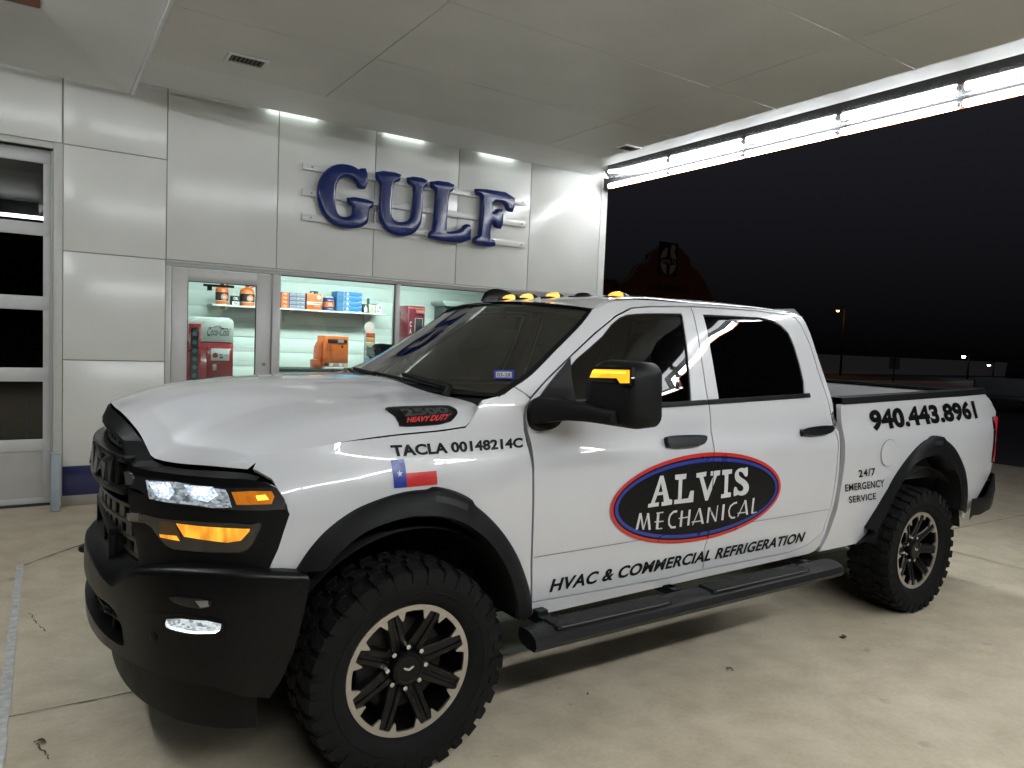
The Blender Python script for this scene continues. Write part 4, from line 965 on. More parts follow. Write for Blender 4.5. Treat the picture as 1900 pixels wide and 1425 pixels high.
# ---- bumper
bt = [(0, .800), (.25, .792), (.42, .772), (.501, .766), (.56, .792), (.61, .825), (.66, .846), (.714, .857), (.807, .874), (1.018, .890), (1.20, .882), (1.342, .864)]
bb = [(1.318, .74), (1.288, .612), (1.245, .51), (1.208, .45), (1.12, .468), (1.028, .50), (.818, .52), (.635, .525), (.4, .515), (.2, .508), (0, .505)]
ih = [(0, .690), (.30, .690), (.48, .694), (.535, .68), (.585, .64), (.60, .575), (.575, .562), (.50, .560), (.3, .563), (0, .566)]
bmp = patch('front_bumper', S_bump, bt+bb+mirr(bt+bb), BLK2, truck, holes=[ih+mirr(ih)], thick=.10, step=.04)
patch('intake_back', S_bump, inset(ih+mirr(ih), -.03), DARK, bmp, thick=0, off=-.09, step=.1)
b = B(); ribbon(b, S_bump, -.56, .56, .628, .012, .03, -.03); 
for s in (-.4, -.2, 0, .2, .4): ribbon(b, S_bump, s-.01, s+.01, .628, .12, .02, -.04, n=1)
b.build('intake_bar', BLK, bmp, merge=False)
rows = [[], [], []]
for i in range(49):
    s = -.68+1.36*i/48
    z0 = lerp_curve([(abs(a), c) for a, c in bt], abs(s))
    a, n = surf_n(S_bump, s, z0); c, n2 = surf_n(S_front, s*.93, .86)
    n2 = Vector((n2.x, n2.y, 0)).normalized()
    rows[0].append(a-n*.002); rows[1].append(a*.75+c*.25+Vector((0, 0, .012))); rows[2].append(c-n2*.01+Vector((0, 0, -.01)))
b = B(); b.loft(rows); b.build('bumper_step', BLK2, bmp)
rows = [[], []]
for i in range(41):
    s = -1.16+2.32*i/40
    a, n = surf_n(S_bump, s, .52); n = Vector((n.x, n.y, 0)).normalized()
    rows[0].append(a-n*.075); rows[1].append(a-n*(.10)+Vector((0, 0, -.52+.30)))
b = B(); b.loft(rows); b.build('air_dam', BLK, bmp)
rows = [[] for _ in range(6)]
for i in range(61):
    s = -1.335+2.67*i/60
    zt = lerp_curve([(abs(a), c) for a, c in bt], abs(s))
    a, n = surf_n(S_bump, s, zt-.004); n = Vector((n.x, n.y, 0)).normalized()
    for q in range(5): rows[q].append(a-n*(.03*(1-math.cos(q*math.pi/8)))+Vector((0, 0, .026*math.sin(q*math.pi/8))))
    rows[5].append(a-n*.13+Vector((0, 0, .034)))
b = B(); b.loft(rows); b.build('bumper_top', BLK2, bmp, sharp=60)
def fogs(fl):
    pod = patch('fog_pod', S_bump, chaikin(T['fogpod'], 2), BLK2, bmp, thick=.01, off=.004, step=.03, flip=fl)
    patch('fog_lamp', S_bump, chaikin(T['fog'], 1), lens_mat('fog_reflector', (.10, .12, .13), (.85, .95, 1), .8, 70, (1, 1, 2), (.2, .22, .23)), pod, thick=.004, off=.008, step=.03, flip=fl)
    patch('fog_rim', S_bump, [(.852, .712), (.872, .700), (.952, .694), (1.03, .700), (1.046, .712), (1.02, .706), (.95, .701), (.872, .707)], emit_mat('fog_led', (.9, 1, 1), 3.2), pod, thick=0, off=.0095, step=.03, flip=fl)
    patch('upper_lamp', S_bump, chaikin(T['fog2'], 1), GBLK, bmp, thick=.008, off=.005, step=.03, flip=fl)
    patch('upper_glint', S_bump, [(.955, .806), (1.0, .810), (1.006, .79), (.975, .785)], M('lamp_glint', (.5, .52, .52), .1, metal=.8), bmp, thick=0, off=.0062, step=.03, flip=fl)
    p, n = surf_n(S_bump, .786, .655)
    if fl: p = Vector((p.x, -p.y, p.z)); n = Vector((n.x, -n.y, n.z))
    b = B(); b.lathe([(.017, -.004), (.017, .007), (.012, .008), (0, .008)], p, n, 20); b.build('park_sensor', BLK2, bmp)
    # tow hook
    y = .44 if fl else -.44
    b = B(); x = -.975 if fl else -.93
    for i in range(12):
        a0 = -.9+math.pi*1.25*i/12*1.0; a1 = -.9+math.pi*1.25*(i+1)/12
        f_ = lambda a: Vector((x-.045-.035*math.sin(a+.6), y+.032*math.cos(a+.6), .665))
        b.tube(f_(a0), f_(a1), .014, n=8)
    b.tube((x+.08, y-.03, .665), (x-.05, y-.03, .665), .014, n=8); b.tube((x+.08, y+.03, .665), (x-.04, y+.03, .665), .014, n=8)
    b.build('tow_hook', BLK2, bmp, merge=False)
mirror_pair(fogs)
# licence bracket
b = B(); f0 = -.998
b.box(f0, f0+.03, -.33, .33, .915, .945); b.box(f0, f0+.03, -.33, .33, .80, .825); b.box(f0, f0+.03, -.33, -.30, .825, .915); b.box(f0, f0+.03, .30, .33, .825, .915)
b.box(f0+.026, f0+.03, -.30, .30, .825, .915); b.box(f0+.03, f0+.10, -.31, .31, .80, .935); b.box(f0+.002, f0+.03, -.09, -.05, .825, .915)
b.build('plate_bracket', BLK, bmp, bevel=.006, merge=False)
# ---- flares
def resample(P, n):
    L_ = [0]
    for a, c in zip(P, P[1:]): L_.append(L_[-1]+math.dist(a, c))
    X = [(l, p[0]) for l, p in zip(L_, P)]; Z = [(l, p[1]) for l, p in zip(L_, P)]
    return [(lerp_curve(X, L_[-1]*i/n), lerp_curve(Z, L_[-1]*i/n)) for i in range(n+1)]
def flare(name, PO, PI, cx, fl, pad):
    n = 72; O = resample(PO, n); I = resample(PI, n); R = [[] for _ in range(7)]
    sg = 1 if fl else -1
    for k in range(n+1):
        (xo, zo), (xi, zi) = O[k], I[k]; t_ = k/n
        pd = 0
        if pad:
            pd = min(1, max(0, (t_-pad[0])/.02))*min(1, max(0, (pad[1]-t_)/.02))
        v = Vector((cx-xo, cz_w-zo)).normalized()
        xo -= v.x*.014*pd; zo -= v.y*.014*pd
        w0 = side_w(xo, zo); wi = max(1.055, side_w(xi, zi)+.045)
        def q(f, y): return (xo+(xi-xo)*f, sg*y, zo+(zi-zo)*f)
        R[0].append(q(-.02, w0-.012)); R[1].append(q(.0, w0+.012+.004*pd)); R[2].append(q(.10, w0+.026+.006*pd))
        R[3].append(q(.5, w0*.35+wi*.65+.006)); R[4].append(q(.92, wi+.004)); R[5].append(q(1.0, wi-.006)); R[6].append(q(1.1, wi-.16))
    b = B(); b.loft(R); o = b.build(name, BLK, truck, sharp=42)
    if pad:
        rows = [[], [], []]
        ka, kb = int((pad[0]+.028)*n), int((pad[1]-.028)*n)
        for k in range(ka, kb+1):
            (xo, zo), (xi, zi) = O[k], I[k]; w0 = side_w(xo, zo); wi = max(1.055, side_w(xi, zi)+.045)
            for r_, f in zip(rows, (.14, .26, .40)):
                y = (w0+.033)*(1-(f-.10)/.4)+(w0*.35+wi*.65+.006)*((f-.10)/.4)
                r_.append((xo+(xi-xo)*f, sg*(y+.0025), zo+(zi-zo)*f))
        b = B(); b.loft(rows); b.build('flare_inset', M('flare_inset', (.007, .007, .0075), .6), o)
    return o
for fl in (False, True):
    flare('front_flare', T['flf_o'], T['flf_i'], cx_f, fl, (.40, .56)); flare('rear_flare', T['flr_o'], T['flr_i'], cx_r, fl, (.50, .62))
    sg = 1 if fl else -1
    for cx in (cx_f, cx_r):
        b = B(); b.lathe([(.545, .0), (.56, .40), (.0, .41)], (cx, sg*.985, cz_w+.02), (0, -sg, 0), 48, a0=-1.42, a1=1.42); b.build('wheel_well', DARK, truck)
# ---- decals (driver side only, as seen) 
dec = truck
text_on('lettering', 'TACLA 00148214C', S_side, T['tacla'], DECAL, truck, bold=.042, spacing=1.03)
text_on('lettering', '940.443.8961', S_side, ((3.115, 1.268), (3.078, 1.404), (4.515, 1.312), (4.43, 1.448)), DECAL, truck, bold=.05, spacing=1.03)
text_on('lettering', '24/7', S_side, T['t247'], DECAL, truck, bold=.02, spacing=1.1)
text_on('lettering', 'EMERGENCY', S_side, T['emer'], DECAL, truck, bold=.02, spacing=1.08)
text_on('lettering', 'SERVICE', S_side, T['serv'], DECAL, truck, bold=.02, spacing=1.08)
text_on('lettering', 'HVAC & COMMERCIAL REFRIGERATION', S_side, ((.676, .629), (.676, .690), (2.517, .639), (2.524, .699)), DECAL, truck, bold=.034, shear=.2, spacing=1.06)
fb = [(-.102, 1.268), (-.099, 1.164), (-.047, 1.1645), (-.048, 1.2685)]
flg = patch('flag_blue', S_side, fb, BLUEV, truck, thick=0, off=.002, step=.04)
patch('flag_red', S_side, [(-.047, 1.1645), (.081, 1.167), (.079, 1.220), (-.047, 1.217)], REDV, flg, thick=0, off=.002, step=.04)
patch('flag_white', S_side, [(-.047, 1.217), (.079, 1.220), (.073, 1.267), (-.048, 1.269)], WDECAL, flg, thick=0, off=.0018, step=.04)
star = []
for i in range(10):
    r_ = .014 if i % 2 == 0 else .0055; a = math.pi/2+i*math.pi/5; star.append((-.0735+r_*.9*math.cos(a), 1.2165+r_*math.sin(a)))
patch('flag_star', S_side, star, WDECAL, flg, thick=0, off=.0032, step=.05)
OV = (1.604, .984, .622, .230)
def ell(k, n=72): return [(OV[0]+(OV[2]-k)*math.cos(2*math.pi*i/n), OV[1]+(OV[3]-k*.98)*math.sin(2*math.pi*i/n)) for i in range(n)]
lg = patch('logo_oval', S_side, ell(.004), DECAL, truck, thick=0, off=.0028, step=.06)
patch('logo_ring_red', S_side, ell(0), REDV, lg, holes=[ell(.019)], thick=0, off=.0046, step=.04)
patch('logo_ring_blue', S_side, ell(.028), BLUEV, lg, holes=[ell(.047)], thick=0, off=.0046, step=.04)
for ch in 'ALVIS':
    hs = [T['alvis_A2']] if ch == 'A' else []
    pl = T['alvis_'+ch]; pl = chaikin(pl, 1) if ch == 'S' else pl
    patch('logo_letter', S_side, pl, WDECAL, lg, holes=hs, thick=0, off=.0056, step=.06)
def strokes(L_, S, mat, par, off, k=1.25):
    b = B()
    for pts_, w in L_:
        w *= k; Q = []
        for i, p in enumerate(pts_):
            a = Vector(pts_[max(0, i-1)]); c = Vector(pts_[min(len(pts_)-1, i+1)]); d = (c-a).normalized()
            n = Vector((-d.y, d.x)) if abs(d.y) < .5 or len(pts_) > 2 else Vector((-1, 0))*(1 if d.y > 0 else -1)
            if abs(d.x) > .85 and len(pts_) == 2: n = Vector((0, 1))
            Q.append((Vector(p)+n*w/2, Vector(p)-n*w/2))
        rows = []
        for r_ in (0, 1):
            row = []
            for q in Q:
                p, nn = surf_n(S, q[r_].x, q[r_].y); row.append(p+nn*off)
            rows.append(row)
        b.loft(rows)
    return b.build('logo_word', mat, par, merge=False)
strokes(T['mech_strokes'], S_side, WDECAL, lg, .0056)
# door split through the logo
patch('door_split', S_side, [(1.672, .760), (1.680, .760), (1.6665, 1.02), (1.662, 1.21), (1.657, 1.21), (1.661, 1.02)], M('split_line', (.003, .003, .003), .8), lg, thick=0, off=.0066, step=.1)
# fuel door
cg = (3.298, 1.127); er = lambda r_: [(cg[0]+r_*.094*math.cos(2*math.pi*i/40), cg[1]+r_*.086*math.sin(2*math.pi*i/40)) for i in range(40)]
fd = patch('fuel_door', S_side, er(.965), PAINT, truck, thick=.004, off=.0065, step=.05)
patch('door_gap', S_side, er(1.02), M('crease_shadow', (.25, .25, .26), .5), fd, thick=0, off=.0035, step=.05)
# hood badge
bp_ = [(.606, -.880), (.637, -.858), (.867, -.884), (.885, -.915), (.895, -.962), (.885, -.982), (.70, -.981), (.622, -.974)]
def badge(fl):
    bd_ = patch('hood_badge', S_hood, chaikin(bp_, 1), BLK2, hood, thick=.006, off=.007, step=.02, flip=fl, ref=Vector((0, 0, 1.2)))
    patch('badge_inset', S_hood, [(.648, -.890), (.855, -.905), (.872, -.95), (.862, -.974), (.66, -.966)], DARK, bd_, thick=0, off=.0078, step=.02, flip=fl, ref=Vector((0, 0, 1.2)))
    if not fl:
        text_on('badge_number', '2500', S_hood, ((.652, -.945), (.652, -.896), (.852, -.945), (.846, -.908)), M('badge_grey', (.035, .035, .037), .4), bd_, off=.0095, bold=.04, ref=Vector((0, 0, 1.2)))
        text_on('badge_text', 'HEAVY DUTY', S_hood, ((.668, -.969), (.664, -.950), (.858, -.972), (.860, -.950)), M('badge_red', (.55, .03, .03), .4), bd_, off=.0095, bold=.03, ref=Vector((0, 0, 1.2)))
mirror_pair(badge)
# ---- wheels (built once at the origin, outer face towards -y)
def make_wheel():
    w = bpy.data.objects.new('wheel', None); COL.objects.link(w); w.empty_display_size = .3
    R_, hw = .428, .142
    prof = [(.262, -.105), (.272, -.122), (.300, -.140), (.345, -hw-.006), (.385, -hw-.002), (.405, -hw+.010), (R_-.016, -hw+.036), (R_-.013, 0), (R_-.016, hw-.036), (.405, hw-.010), (.385, hw+.002), (.345, hw+.006), (.300, .140), (.272, .122), (.262, .105)]
    b = B(); b.lathe(prof, (0, 0, 0), (0, 1, 0), 96)
    n = 34; rnd = random.Random(3)
    def lug(th, w0, w1, r0, r1, dth, skew=0, mi=0):
        # block on the tread: th centre angle, w across
        vs = []
        for r_ in (r0, r1):
            sh = .9 if r_ == r1 else 1
            for ww, dd in ((w0, -dth), (w1, -dth), (w1, dth), (w0, dth)):
                a = th+dd*sh+skew*(ww-w0)
                rr = r_-(.012 if abs(ww) > hw-.02 and r_ == r1 else 0)
                vs.append((rr*math.sin(a), ww, rr*math.cos(a)))
        b.add(vs, [(0, 3, 2, 1), (4, 5, 6, 7), (0, 1, 5, 4), (1, 2, 6, 5), (2, 3, 7, 6), (3, 0, 4, 7)], mi)
    for i in range(n):
        th = 2*math.pi*i/n; d_ = math.pi/n
        for sg in (-1, 1):
            o_ = 0 if sg < 0 else d_
            big = i % 2
            lug(th+o_, sg*(hw-.052), sg*(hw+(.006 if big else -.004)), R_-.03, R_, d_*.70)
            # shoulder lug running down the sidewall
            a0, dd = th+o_, d_*(.62 if big else .5)
            r_in = .352 if big else .366
            vs = []
            for rr, yo in ((R_-.014, hw+.004), (r_in, hw+.0095)):
                for da in (-dd, dd): vs.append((rr*math.sin(a0+da), sg*yo, rr*math.cos(a0+da)))
            for rr, yo in ((R_-.014, hw-.03), (r_in, hw-.002)):
                for da in (-dd, dd): vs.append((rr*math.sin(a0+da), sg*yo, rr*math.cos(a0+da)))
            b.add(vs, [(0, 1, 3, 2), (0, 2, 6, 4), (1, 5, 7, 3), (2, 3, 7, 6), (4, 5, 1, 0)])
        lug(th+.3*d_, -.080, -.036, R_-.03, R_, d_*.66, .35); lug(th+1.2*d_, -.026, .024, R_-.03, R_, d_*.70, -.5); lug(th+.5*d_, .034, .080, R_-.03, R_, d_*.66, .35)
    # raised sidewall ring
    b.lathe([(.318, -.1475), (.320, -.1495), (.326, -.150), (.328, -.1485)], (0, 0, 0), (0, 1, 0), 96)
    b.build('tyre', RUB, w, sharp=32, merge=False)
    rimm = M('rim_black', (.0035, .0035, .0035), .30, spec=.3, var=.2)
    # rim: barrel, spokes, hub
    b = B()
    b.lathe([(.262, -.108), (.255, -.112), (.243, -.105), (.236, -.08), (.225, .10), (.20, .115)], (0, 0, 0), (0, 1, 0), 72)
    for k in range(8):
        a = 2*math.pi*(k+.5)/8+.05
        ca, sa = math.cos(a), math.sin(a)
        def pt(r_, t_, y): return (r_*sa+t_*ca, y, r_*ca-t_*sa)
        secs = []
        for r_, w_, y in ((.060, .036, -.062), (.105, .034, -.078), (.16, .030, -.094), (.215, .030, -.106), (.246, .031, -.110)):
            g_ = .010
            secs.append([pt(r_, -w_, y+.05), pt(r_, -w_, y+.004), pt(r_, -w_+.004, y), pt(r_, -g_, y), pt(r_, -g_+.004, y+.008), pt(r_, g_-.004, y+.008), pt(r_, g_, y), pt(r_, w_-.004, y), pt(r_, w_, y+.004), pt(r_, w_, y+.05)])
        m = len(secs[0])
        b.loft(secs); k0 = len(b.v)-m; b.f.append(tuple(range(k0, k0+m))); b.m.append(0)
    b.lathe([(.100, .0), (.100, -.052), (.092, -.060), (.074, -.062), (.070, -.054)], (0, 0, 0), (0, 1, 0), 48)
    b.build('rim', rimm, w, sharp=40, merge=False)
    # machined ring with teeth beside each spoke
    inn = []
    for i in range(480):
        a = 2*math.pi*i/480; r_ = .2425
        for k in range(8):
            c = 2*math.pi*(k+.5)/8+.05
            d_ = (a-c+math.pi) % (2*math.pi)-math.pi
            for off_ in (-.165, .165):
                q = abs(d_-off_)
                if q < .066: r_ = min(r_, .2425-.034*(1-max(0, q-.012)/.054)**.9)
        inn.append((r_*math.sin(a), r_*math.cos(a)))
    out = [(.2635*math.sin(2*math.pi*i/120), .2635*math.cos(2*math.pi*i/120)) for i in range(120)]
    V, F = cdt(out, [inn], .02)
    b = B(); used = sorted({i for f in F for i in f}); mp = {k: i for i, k in enumerate(used)}
    F = [tuple(mp[i] for i in f) for f in F]; P = [(V[k][0], -.1145, V[k][1]) for k in used]
    cnt = {(x, y) for f in F for x, y in zip(f, f[1:]+f[:1])}
    b.add(P, F); k0 = len(P); b.v += [(p[0], -.104, p[2]) for p in P]
    for x, y in cnt:
        if (y, x) not in cnt: b.f.append((x, y, y+k0, x+k0)); b.m.append(0)
    b.build('rim_ring', M('machined_alloy', (.52, .48, .43), .34, metal=.75, var=.1, vscale=30), w, sharp=30)
    for k in range(8):
        a = 2*math.pi*k/8+.05; x, z = .0835*math.sin(a), .0835*math.cos(a)
        b = B(); b.lathe([(.0145, -.05), (.0145, -.078), (.010, -.087), (0, -.088)], (x, 0, z), (0, 1, 0), 6); b.build('lug_nut', CHROME, w, sharp=25)
    b = B(); b.lathe([(.070, -.04), (.069, -.090), (.064, -.101), (.054, -.104), (.050, -.100), (0, -.100)], (0, 0, 0), (0, 1, 0), 48); cc = b.build('centre_cap', BLK2, w)
    b = B(); 
    for sg in (-1, 1):
        b.prism([(0, .004), (sg*.020, .012), (sg*.024, .006), (sg*.010, -.002), (0, -.006)], -.1015, -.1025)
    b.build('cap_emblem', CHROME, cc, merge=False)
    b = B(); b.lathe([(.10, -.02), (.185, -.02), (.185, .012), (.10, .012)], (0, 0, 0), (0, 1, 0), 64); b.build('brake_disc', M('brake_iron', (.05, .04, .033), .5, metal=.5, var=.4, vscale=20), w)
    b = B(); b.box(-.20, -.10, -.045, .05, -.09, .09); b.build('brake_caliper', STEELB, w, bevel=.012)
    b = B(); b.lathe([(0, .06), (.22, .06)], (0, 0, 0), (0, 1, 0), 48); b.build('backing_plate', DARK, w)
    return w
w0 = make_wheel()
for i, (x, y, rz, sp) in enumerate(((0.0, -.868, 0, .10), (3.80, -.862, 0, .55), (0.0, .868, math.pi, .2), (3.80, .862, math.pi, .9))):
    w = w0 if i == 0 else copy_tree(w0)
    w.location = (x-1.9, y, .426); w.rotation_euler = (0, 0, rz)
    w.parent = truck; w.matrix_parent_inverse = Matrix()
    w.rotation_mode = 'XYZ'; w.rotation_euler = Matrix.Rotation(rz, 3, 'Z').to_euler() if i == 0 else (Matrix.Rotation(rz, 3, 'Z') @ Matrix.Rotation(sp-.10, 3, 'Y')).to_euler()
# ---- chassis, running boards
b = B(); b.box(-.70, 4.72, -.60, .60, .48, .66); b.box(-.45, 4.5, -.56, -.44, .40, .52); b.box(-.45, 4.5, .44, .56, .40, .52)
b.tube((0, -.72, .43), (0, .72, .43), .055); b.tube((3.8, -.72, .43), (3.8, .72, .43), .06); b.lathe([(0, -.17), (.13, -.12), (.16, 0), (.13, .12), (0, .17)], (3.8, 0, .43), (1, 0, 0), 24)
b.build('chassis', DARK, truck, merge=False)
b = B(); b.box(.55, 2.74, -.94, .94, .60, .64); b.box(.50, .54, -.9, .9, .6, 1.45); b.build('cab_floor', DARK, truck, merge=False)
def runboard(fl):
    sg = 1 if fl else -1
    sec = [(1.170, .492), (1.160, .522), (1.125, .540), (1.09, .543), (1.05, .541), (1.035, .528), (1.037, .492), (1.06, .474), (1.10, .466), (1.155, .468)]
    rows = [[(x, sg*y, z+(x-.5)*.004) for y, z in sec] for x in (.475, .50, 1.0, 1.6, 2.2, 2.60, 2.625)]
    b = B(); b.loft(rows, closed=True); n = len(sec); b.f += [tuple(range(n)), tuple(range(6*n, 7*n))]; b.m += [0, 0]
    rb = b.build('running_board', STEELB, truck, sharp=24)
    for x0, x1 in ((.60, 1.27), (1.56, 2.33)):
        b = B(); y0, y1 = sorted((sg*1.045, sg*1.146)); z = .546+(x0-.5)*.004
        b.box(x0, x1, y0, y1, z-.012, z+.006); b.build('step_pad', M('step_pad_rubber', (.008, .008, .008), .85, bump=1, bscale=90), rb, bevel=.004)
        b = B(); b.box(x0+.02, x1-.02, sg*1.146-.001, sg*1.146+.003, z-.004, z+.001); b.build('pad_edge', M('pad_edge', (.10, .10, .10), .5), rb)
    for x in (.60, 1.40, 2.45):
        b = B(); y0, y1 = sorted((sg*.60, sg*1.03)); b.box(x, x+.055, y0, y1, .505, .545); b.box(x, x+.055, *sorted((sg*.955, sg*1.0)), .53, .565 if x < 1 else .545); b.build('bracket', STEELB, rb, bevel=.004, merge=False)
mirror_pair(runboard)
# ---- mirrors
def mirror(fl):
    sg = 1 if fl else -1
    def rr(y0, y1, z0, z1, r_, n=5, tap=0):
        o = []
        for cy, cz, a0 in ((y1-r_, z1-r_, 0), (y0+r_, z1-r_, 90), (y0+r_, z0+r_, 180), (y1-r_, z0+r_, 270)):
            for k in range(n+1):
                a = math.radians(a0+90*k/n); y, z = cy+r_*math.cos(a), cz+r_*math.sin(a)
                o.append((y-(tap*(z1-z)/(z1-z0) if False else 0), z))
        return o
    # head sections from the rounded front shell back to the glass
    secs = []
    for x, gy, gz, r_ in ((.700, .055, .060, .05), (.712, .022, .024, .06), (.735, .006, .006, .065), (.78, 0, 0, .06), (.86, .004, .006, .05), (.872, .012, .012, .045)):
        P = rr(1.085+gy, 1.385-gy, 1.402+gz, 1.680-gz, r_)
        secs.append([(x+.05*(y-1.1)/.4+.02*(1.54-z), sg*(y-.045*max(0, (z-1.45)/.23) if y > 1.3 and False else y+(.045*max(0, (z-1.42)/.26) if y < 1.2 else -.012*max(0, (z-1.5)/.18))), z) for y, z in P])
    b = B(); b.loft(secs, closed=True); n = len(secs[0]); b.f += [tuple(range(n)), tuple(range(5*n, 6*n))]; b.m += [0, 0]
    mr = b.build('wing_mirror', BLK, truck, sharp=60)
    # arm
    rows = []
    for x, y, z, h, d in ((.60, .985, 1.445, .055, .075), (.612, 1.01, 1.45, .052, .065), (.665, 1.08, 1.455, .040, .045), (.715, 1.16, 1.452, .036, .04), (.735, 1.30, 1.448, .030, .03)):
        rows.append([(x-d, sg*y, z-h), (x-d-.006, sg*y, z), (x-d, sg*y, z+h), (x+d*.4, sg*y, z+h+.004), (x+d*.4, sg*y, z-h)])
    b = B(); b.loft(rows, closed=True); b.f += [tuple(range(5)), tuple(range(20, 25))]; b.m += [0, 0]; b.build('arm', BLK, mr, bevel=.008, sharp=50)
    # foot on the door and sail
    patch('foot', S_side, chaikin([(.535, 1.375), (.53, 1.44), (.555, 1.485), (.62, 1.505), (.70, 1.50), (.705, 1.40), (.66, 1.362), (.58, 1.352)], 2), BLK, mr, thick=.04, off=.035, step=.03, flip=fl)
    patch('sail', S_side, [(.585, 1.480), (.660, 1.545), (.745, 1.612), (.815, 1.668), (.80, 1.585), (.80, 1.465)], BLK, mr, thick=.02, off=.014, step=.04, flip=fl)
    # turn lamp on the front of the shell
    def S_m(y, z):
        y = 1.15+(y-1.175)*.75
        return (.7385+.05*(y-1.1)/.4+.02*(1.54-z)-.040+.9*max(0, abs(y-1.285)-.17)**2*5, sg*y, z)
    L_ = [(1.175, 1.600), (1.195, 1.632), (1.21, 1.640), (1.465, 1.648), (1.468, 1.592), (1.40, 1.588), (1.375, 1.607), (1.185, 1.600)]
    r3 = Vector((3, 0, 1.5))
    hs = patch('lamp_frame', S_m, inset(L_, -.008), GBLK, mr, thick=.02, off=.004, step=.05, ref=r3)
    patch('lamp_amber', S_m, inset(L_, .002), GBLK if fl else lens_mat('mirror_amber', (.85, .30, .005), (1, .52, .03), 1.3, 12, (1, 1, 1), (.6, .3, .02)), mr, thick=0, off=.0065, step=.04, ref=r3)
    patch('lamp_led', S_m, [(1.20, 1.622), (1.44, 1.630), (1.44, 1.638), (1.205, 1.632)], GBLK if fl else emit_mat('mirror_led', (1, .60, .05), 2.2), mr, thick=0, off=.008, step=.05, ref=r3)
    patch('lamp_dark', S_m, [(1.182, 1.585), (1.375, 1.589), (1.362, 1.603), (1.185, 1.599)], GBLK, mr, thick=0, off=.008, step=.05, ref=r3)
    b = B(); b.box(.885, .89, *sorted((sg*1.11, sg*1.36)), 1.43, 1.66); b.build('mirror_glass', M('mirror_silver', (.7, .7, .7), .03, metal=1), mr)
mirror_pair(mirror)
# ---- roof lamps
AMB = lens_mat('roof_amber', (1, .24, .006), (1, .62, .14), 1.7, 26, (1, 1, 1), (.6, .25, .03))
for k, (y, on) in enumerate(((.62, None), (.262, 1), (.045, 1), (-.20, 1), (-.415, 0), (-.625, 1))):
    x = 1.13+.10*(abs(y)/.62)**2
    z = S_roof(x+.06, y/side_w(x, 1.97))[2]-.004
    L_, W_, H_ = (.15, .040, .033) if on else (.14, .045, .026)
    if on is None: x = 1.20; z = S_roof(x+.08, y/side_w(x, 1.97))[2]-.012; L_, W_, H_ = .34, .036, .10
    def bl(t_): return (math.sin(math.pi*min(1, t_*1.0))**.55)*(1-.25*t_) if on is not None else math.sin(math.pi*t_**.75)**.6
    def dome(t0, t1, sc=1.0):
        rows = []
        for i in range(11):
            t_ = t0+(t1-t0)*i/10; r_ = max(.02, bl(t_))*sc
            rows.append([(x+L_*t_, y+W_*r_*math.cos(a), z+H_*r_*math.sin(a)) for a in [math.pi*j/12 for j in range(13)]])
        return rows
    b = B(); b.loft(dome(0, 1)); 
    b.box(x-.006, x+L_, y-W_-.002, y+W_+.002, z-.012, z+.001) if on is not None else None
    hsg = b.build('roof_lamp' if on is not None else 'roof_fin', BLK2, truck, merge=False)
    if on:
        b = B(); b.loft(dome(.005, .47, 1.03)); b.build('lens', AMB, hsg)
# ---- bed: rail caps, walls, floor, tailgate, lamps, rear bumper
def bed(fl):
    sg = 1 if fl else -1
    rows = [[], [], [], []]
    for i in range(13):
        x = 2.80+(4.66-2.80)*i/12; z = 1.440+(x-2.782)*.0275
        w = side_w(x, z)
        rows[0].append((x, sg*(w+.004), z-.002)); rows[1].append((x, sg*(w-.006), z+.038)); rows[2].append((x, sg*(w-.085), z+.040)); rows[3].append((x, sg*(w-.09), z-.05))
    b = B(); b.loft(rows); b.build('bed_rail', BLK, truck, sharp=50)
    b = B(); b.box(2.83, 4.80, *sorted((sg*.86, sg*.89)), .92, 1.46)
    for k in range(7): b.box(2.85, 4.75, *sorted((sg*.852, sg*.861)), 1.0+k*.06, 1.025+k*.06)
    b.build('bed_wall', M('bed_liner', (.022, .022, .023), .6, bump=.3, bscale=90), truck, merge=False)
    TL = [(4.800, 1.312), (4.838, 1.318), (4.845, 1.25), (4.842, 1.10), (4.836, .965), (4.805, .97)]
    tl = patch('tail_lamp', S_side, TL, GBLK, truck, thick=.03, off=.004, step=.04, flip=fl)
    b = B(); b.box(4.845, 4.885, *sorted((sg*.78, sg*(side_w(4.84, 1.15)-.004))), .97, 1.315); b.build('red_lens', M('tail_red', (.35, .012, .03), .12, coat=.5, emit=(1, .04, .08), es=.05), tl, bevel=.008)
mirror_pair(bed)
b = B(); b.box(2.82, 4.82, -.88, .88, .90, .93); b.box(2.815, 2.85, -.89, .89, .9, 1.47); b.build('bed_floor', M('bed_liner', (.022, .022, .023), .6), truck, merge=False)
b = B(); b.box(4.80, 4.87, -.86, .86, .86, 1.475); tg = b.build('tailgate', PAINT, truck, bevel=.02)
b = B(); b.box(4.795, 4.875, -.86, .86, 1.475, 1.505); b.build('tailgate_cap', BLK, tg, bevel=.006)
